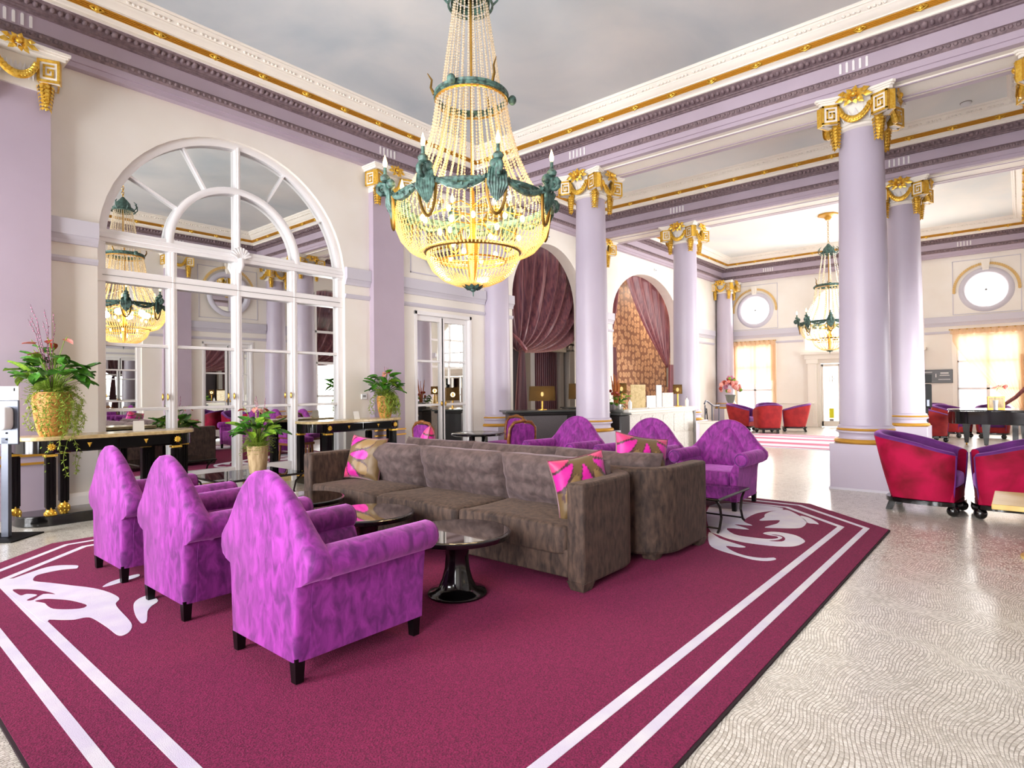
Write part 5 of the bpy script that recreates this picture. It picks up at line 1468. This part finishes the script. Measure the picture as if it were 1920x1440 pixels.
# ------------------------------------------------------------------ reception: dark desk, white counter and what stands on them
d1 = thing('reception_desk', 'dark grey reception desk with stone top under the tied curtain', 'desk', (9.34, 7.25, 0), R(-37))
MB().box(-.62, .62, -.22, .3, .0, .86).build('body', 'desk_dark', d1, 20, .006)
MB().box(-.56, .5, -.235, -.218, .06, .84).build('front_panel', 'desk_grey', d1, 20, .004)
MB().box(-.74, .72, -.33, .36, .91, .945).build('top', 'desk_stone', d1, 20, .008)
m = MB(); pr = [(-.24, .86), (-.3, .9), (-.31, .91)]
m.box(-.68, .66, -.28, .32, .86, .912); m.build('top_moulding', 'desk_dark', d1, 20, .02)
def lamp(name, label, loc, rz, w, h, hs, shade_mat, base_fn, power, oval=.55, group=None):
    t = thing(name, label, 'lamp', loc, rz, group)
    base_fn(t, hs)
    m = MB()
    for k in (1, .97): m.grid(lambda u, v: (w * k * (1 - .04 * v) * cos(2 * PI * u), w * k * oval * (1 - .04 * v) * sin(2 * PI * u), hs + h * v), 36, 2, True)
    m.build('lamp_shade', shade_mat, t, 60)
    MB().ell((0, 0, hs + h * .45), (.03, .03, .045), 10, 8).build('bulb', 'bulb', t, 180)
    l = bpy.data.lights.new('lamp_glow', 'POINT'); l.energy = power; l.color = (1, .72, .38); l.shadow_soft_size = .05
    o = bpy.data.objects.new('lamp_glow', l); COL.objects.link(o); o.parent = t; o.location = (0, 0, hs + h * .45)
    return t
def pole_base(t, hs):
    MB().lathe([(0, 0), (.09, 0), (.09, .012), (.02, .02), (.018, hs), (0, hs)], 20).build('base', 'brass', t, 40)
    for a in (0, PI / 2): MB().tube([(-.1 * cos(a), -.1 * sin(a), hs + .01), (.1 * cos(a), .1 * sin(a), hs + .01)], .004, 5).build('shade_ring', 'brass', t)
lamp('table_lamp', 'table lamp with wide dark oval shade on the dark desk', (9.4, 7.22, .945), R(-37), .27, .29, .18, 'shade_dark', pole_base, 9, group='dark shaded table lamps')
lamp('table_lamp', 'dark shaded lamp behind the dark desk, partly hidden by the column', (11.3, 7.6, .945), R(-37), .27, .35, .18, 'shade_dark', pole_base, 9, group='dark shaded table lamps')
ld = thing('back_counter', 'dark back counter carrying the half hidden lamp', 'counter', (11.3, 7.6, 0), R(-37))
MB().box(-.35, .35, -.2, .25, 0, .92).build('body', 'desk_dark', ld, 20, .006); MB().box(-.39, .39, -.24, .29, .92, .945).build('top', 'desk_stone', ld, 20, .005)
d2 = thing('reception_counter', 'long white quilted reception counter behind the far armchairs', 'counter', (9.78, 5.58, 0), R(-4))
MB().box(.1, 2.62, .02, .34, 0, .88).build('body', 'pale_panel', d2, 20, .005)
for i in range(6):
    for j in range(2):
        m = MB(); rbox(m, (.31 + .42 * i, .02, .24 + .4 * j), (.205, .02, .19), .3, 24, 8); m.build('quilted_panel', 'pale_panel', d2, 60)
MB().box(.04, 2.72, -.05, .36, .9, .955).build('top', 'plaster_white', d2, 20, .01); MB().box(.07, 2.69, -.02, .36, .86, .9).build('top_moulding', 'plaster_white', d2, 20, .01)
MB().box(-.22, .1, -.04, .36, 0, .86).build('dark_end', 'desk_dark', d2, 20, .02); MB().box(-.26, .1, -.08, .4, .86, .9).build('dark_end_top', 'desk_stone', d2, 20, .015)
MB().box(2.62, 2.68, -.02, .34, 0, .88).build('end_post', 'grey_stone', d2, 20)
def on2(x, y, z=.955):
    a = R(-4); return (9.78 + x * cos(a) - y * sin(a), 5.58 + x * sin(a) + y * cos(a), z)
lamp('table_lamp', 'small dark shaded lamp on the right end of the white counter', on2(2.3, .2), 0, .1, .2, .27, 'shade_dark', pole_base, 7, 1.0, 'dark shaded table lamps')
lamp('table_lamp', 'small dark shaded lamp behind the flowers on the white counter', on2(.3, .28), 0, .1, .2, .3, 'shade_dark', pole_base, 5, 1.0, 'dark shaded table lamps')
fa = thing('flower_arrangement', 'orange and green flower arrangement in a silver bowl on the counter end', 'flowers', on2(-.06, .16, .9))
MB().lathe([(0, 0), (.1, 0), (.12, .02), (.135, .16), (.125, .16), (.1, .03), (0, .03)], 24).build('bowl', 'silver', fa, 50)
rnd = random.Random(9)
for k in range(12):
    a = rnd.uniform(0, 2 * PI); h = rnd.uniform(.5, .75)
    MB().tube([(.03 * cos(a), .03 * sin(a), .12), (.05 * cos(a), .05 * sin(a), h * .6), (.09 * cos(a), .09 * sin(a), h)], [.008, .012, .006], 5).build('stalk', 'orange_stem', fa)
for k in range(34):
    a = rnd.uniform(0, 2 * PI); r = rnd.uniform(.04, .22)
    link('leaf', LEAF if k % 3 else LEAF2, fa, loc=(r * cos(a), r * sin(a), rnd.uniform(.15, .36)), rot=(rnd.uniform(-.6, .6), rnd.uniform(-.5, .5), a - PI / 2), scale=(.12, .12, .12))
for k in range(8):
    a = rnd.uniform(0, 2 * PI); MB().ell((.1 * cos(a), .1 * sin(a), rnd.uniform(.25, .45)), .03, 8, 6).build('bloom', 'spathe_red', fa)
for lb, x, w, h, mt in (('tall cream brochure panel standing on the white counter', .72, .26, .47, 'marble'), ('white menu holder on the white counter', 1.2, .17, .25, 'paper'), ('tall white information panel on the white counter', 1.5, .1, .46, 'paper'), ('wide pale brochure rack on the white counter', 1.85, .22, .3, 'pale_panel')):
    o = thing('counter_display', lb, 'display', on2(x, .18), R(-4), 'display stands on the white counter')
    MB().box(-w, w, -.008, .008, .01, h).build('panel', mt, o, 20, .003); MB().box(-w, w, -.05, .05, 0, .012).build('foot', 'plastic_white', o, 20)
for lb, x in (('white pump bottle beside the flowers on the counter', .34), ('white pump bottle at the right end of the counter', 2.55)):
    o = thing('pump_bottle', lb, 'bottle', on2(x, .12), 0, 'white pump bottles on the counter')
    MB().lathe([(0, 0), (.035, 0), (.038, .02), (.038, .13), (.015, .16), (.012, .18), (0, .18)], 16).build('body', 'plastic_white', o, 50)
    MB().tube([(0, 0, .18), (0, 0, .21), (.035, 0, .212)], .006, 6).build('pump', 'grey_stone', o)
o = thing('wall_picture', 'grey framed notice hung on the damask wall', 'picture', (20.76, 9.86, 1.8), 0)
MB().box(-.42, .42, -.02, .02, -.4, .4).build('frame', 'grey_stone', o, 20, .004); MB().box(-.37, .37, -.025, -.018, -.35, .35).build('sheet', 'grey_print', o, 0)

# stair newel and wrought handrail right of the counter
nw = thing('newel_block', 'white stone block beside the counter at the foot of the handrail', 'pedestal', (12.35, 4.95, 0), R(4))
MB().box(-.22, .22, -.22, .22, 0, .6).build('block', 'plaster_white', nw, 20, .008); MB().box(-.25, .25, -.25, .25, .6, .64).build('cap', 'plaster_white', nw, 20, .01)
hr = thing('handrail', 'wrought metal scroll handrail behind the white counter', 'railing', (14.75, 6.05, 0), R(10))
MB().tube([(-.35, 0, .95), (-.2, 0, 1.02), (0, 0, 1.0), (.6, 0, .88), (1.4, 0, .86)], .022, 8).build('rail', 'steel_grey', hr)
for x in (-.3, .5, 1.35): MB().tube([(x, 0, 0), (x, 0, .92)], .015, 8).build('baluster', 'steel_grey', hr)
MB().tube([(-.2 + .1 * cos(.5 * i) * (1 - i / 26), 0, .75 + .1 * sin(.5 * i) * (1 - i / 26)) for i in range(20)][::-1] + [(-.05, 0, .55), (.15, 0, .35), (.3, 0, .15), (.45, 0, .05)], .014, 6).build('scroll', 'dark_iron', hr)

# pink flowers in an urn by the left tall window
fu = thing('flower_urn', 'big bouquet of pink flowers in a grey urn near the left window', 'flowers', (20.5, 7.6, 0))
MB().box(-.16, .16, -.16, .16, 0, .62).build('pedestal', 'plaster_white', fu, 20, .01)
MB().lathe([(0, .62), (.1, .62), (.1, .65), (.04, .7), (.05, .76), (.13, .9), (.16, 1.05), (.19, 1.1), (.17, 1.1), (0, 1.02)], 24).build('urn', 'urn_grey', fu, 50)
for k in range(46):
    a = rnd.uniform(0, 2 * PI); q = rnd.uniform(0, 1); r = .42 * math.sqrt(q) ; z = 1.25 + .55 * (1 - q) * rnd.uniform(.3, 1) + rnd.uniform(-.08, .12)
    MB().ell((r * cos(a), r * sin(a), z), rnd.uniform(.05, .085), 7, 5).build('bloom', ('flower_mix', 'spathe_pink', 'bud', 'flower_mix', 'spathe_red', 'spathe_pink', 'leaf_light')[k % 7], fu)
# screen and vents on the end wall
o = thing('wall_screen', 'grey advertising screen on the end wall behind the dispenser stand', 'screen', (XE, 1.92, 1.62), -PI / 2)
MB().box(-.4, .4, -.04, .0, -.2, .2).build('bezel', 'desk_dark', o, 20, .004)
sc_ = MB().box(-.385, .385, -.044, -.039, -.185, .185).build('display', 'screen_grey', o, 0)
for z, a, b in ((.1, .1, .3), (.07, .1, .3), (.02, .08, .32), (-.1, .05, .34), (.12, -.35, -.1)): MB().box(a, b, -.047, -.043, z, z + .015).build('text_line', 'paper', sc_, 0)
MB().box(-.02, .0, -.047, -.043, -.03, .08).build('logo', 'paper', sc_, 0)
o = thing('radiator_cover', 'cream radiator cover under the left window with a small grille', 'radiator', (XE - .02, 6.05, 0), -PI / 2)
MB().box(-.35, .75, -.16, .0, 0, .78).build('box', 'plaster_white', o, 20, .008); MB().box(-.4, .8, -.2, .0, .78, .82).build('shelf', 'plaster_white', o, 20, .006)
for k in range(8): MB().box(.1 + .05 * k, .13 + .05 * k, -.166, -.158, .2, .3).build('grille_slot', 'grey_stone', o, 0)
# far rug by the entrance
fr2 = thing('entrance_rug', 'pale rug with pink bands before the entrance', 'rug', (15.9, 4.0, 0))
MB().box(-2.0, 2.0, -1.7, 1.9, .0005, .012).build('pile', 'rug_light', fr2, 0)
for a, b in ((-1.9, -1.7), (-1.1, -.6), (.2, .6), (1.2, 1.45), (1.7, 1.9)): MB().box(a, b, -1.55, 1.75, .011, .0145).build('pink_band', 'rug_pink', fr2, 0)



# ------------------------------------------------------------------ round table with carved chairs near the mirrored doors
rt = thing('round_table', 'round black table with carved chairs before the mirrored doors', 'table', (6.75, 6.45, RZ))
MB().lathe([(0, .63), (.4, .63), (.42, .64), (.42, .66), (.4, .67), (0, .67)], 40).build('table_top', 'black_lacquer', rt, 40)
for a in (0, PI / 2, PI, 1.5 * PI): MB().box(.14 * cos(a) - .035, .14 * cos(a) + .035, .14 * sin(a) - .035, .14 * sin(a) + .035, .03, .63).build('leg', 'black_lacquer', rt, 20, .006)
MB().lathe([(0, 0), (.25, 0), (.25, .02), (.2, .03), (0, .03)], 24).build('foot', 'black_lacquer', rt, 40)
def carved_chair(label, loc, rz):
    t = thing('carved_chair', label, 'chair', loc, rz, 'carved wooden chairs with purple upholstery')
    m = MB(); P = [(-.25, -.2, .44), (-.27, -.22, .62), (-.29, -.21, .78), (-.3, -.14, .86), (-.3, 0, .88), (-.3, .14, .86), (-.29, .21, .78), (-.27, .22, .62), (-.25, .2, .44)]
    m.tube(P, .024, 8); m.tube([(-.245, -.2, .48), (-.245, .2, .48)], .02, 6); m.ell((-.31, 0, .885), (.03, .07, .025), 8, 5); m.build('back_frame', 'wood', t, 60)
    m = MB(); m.grid(lambda u, v: (-.25 - .04 * v + .02 * sin(PI * u) * sin(PI * v), (-.18 + .36 * u) * (1 + .06 * sin(PI * v)), .49 + .35 * v - (.06 * (2 * u - 1) ** 4) * v), 10, 10); m.grid(lambda u, v: (-.28 - .04 * v - .015 * sin(PI * u) * sin(PI * v), (-.18 + .36 * u) * (1 + .06 * sin(PI * v)), .49 + .35 * v - (.06 * (2 * u - 1) ** 4) * v), 10, 10); m.build('back_pad', 'velvet_purple', t, 180)
    m = MB(); rbox(m, (0, 0, .42), (.25, .25, .055), .35); m.build('seat', 'velvet_purple', t, 60)
    MB().box(-.24, .24, -.24, .24, .33, .38).build('seat_rail', 'wood', t, 20, .01)
    for x, y in ((-.21, -.2), (-.21, .2), (.2, -.2), (.2, .2)):
        MB().tube([(x, y, .34), (x * 1.02, y * 1.05, .18), (x * 1.1, y * 1.1, 0)], [.026, .02, .016], 8).build('leg', 'wood', t)
    return t
cc = carved_chair('carved chair with purple pad right of the round table, back to the viewer', (6.72, 5.72, RZ + .001), PI / 2 - .35)
dup(cc, 'carved chair with purple pad left of the round table, seen edge on', (6.0, 6.55, RZ), .0)
o = dup(cc, 'purple chair behind the round table beside the dark desk', (7.55, 6.6, RZ), PI)
# small fittings
o = thing('thermostat', 'small white thermostat on the wall beside the arched mirror', 'thermostat', (6.02, YW, 1.26))
MB().box(-.055, .055, -.025, 0, -.045, .045).build('case', 'plastic_white', o, 20, .008); MB().box(-.03, .03, -.027, -.024, -.01, .025).build('display', 'grey_print', o, 0)
def alarm(label, x):
    o = thing('wall_sensor', label, 'sensor', (x, YW, 4.93), 0, 'small white sensors over the curtained arches')
    MB().box(-.06, .06, -.04, 0, -.04, .04).build('case', 'plastic_white', o, 20, .01); MB().ell((0, -.04, -.01), (.035, .015, .02), 10, 6).build('lens', 'grey_print', o)
alarm('small white sensor above the first curtained arch', 11.2); alarm('small white sensor above the second curtained arch', 16.6)
o = thing('smoke_detector', 'small round smoke detector on the ceiling of the middle bay', 'detector', (12.3, .62, ZC))
MB().lathe([(0, -.05), (.05, -.05), (.07, -.035), (.075, 0), (0, 0)], 20).build('case', 'plastic_white', o, 50); MB().lathe([(.075, -.012), (.082, -.01), (.082, 0), (.075, 0)], 20).build('mount_ring', 'grey_stone', o)

def alcove_fill(label, loc, power):  # lamps added out of view to brighten the dim alcoves
    t = thing('added_fill_lamp', label, 'lamp', loc, 0, 'added fill lamps in the alcoves')
    MB().lathe([(0, -.06), (.14, -.055), (.17, -.03), (.17, 0), (0, 0)], 24).build('diffuser', 'fill_lamp_glow', t, 50)
    MB().lathe([(.17, -.035), (.19, -.03), (.19, 0), (.17, 0)], 24).build('rim', 'brass', t, 40)
    l = bpy.data.lights.new('alcove_fill_light', 'AREA'); l.shape = 'DISK'; l.size = .3; l.energy = power; l.color = (1, .86, .68)
    o = bpy.data.objects.new('alcove_fill_light', l); COL.objects.link(o); o.parent = t; o.location = (0, 0, -.08)
emission('fill_lamp_glow', (255, 236, 205), 3)
alcove_fill('added fill lamp inside the first curtained arch', (11.8, 9.3, 5.0), 60)
alcove_fill('added fill lamp before the damask wall, left', (15.5, 9.25, 5.0), 50)
alcove_fill('added fill lamp before the damask wall, right', (19.0, 9.25, 5.0), 50)
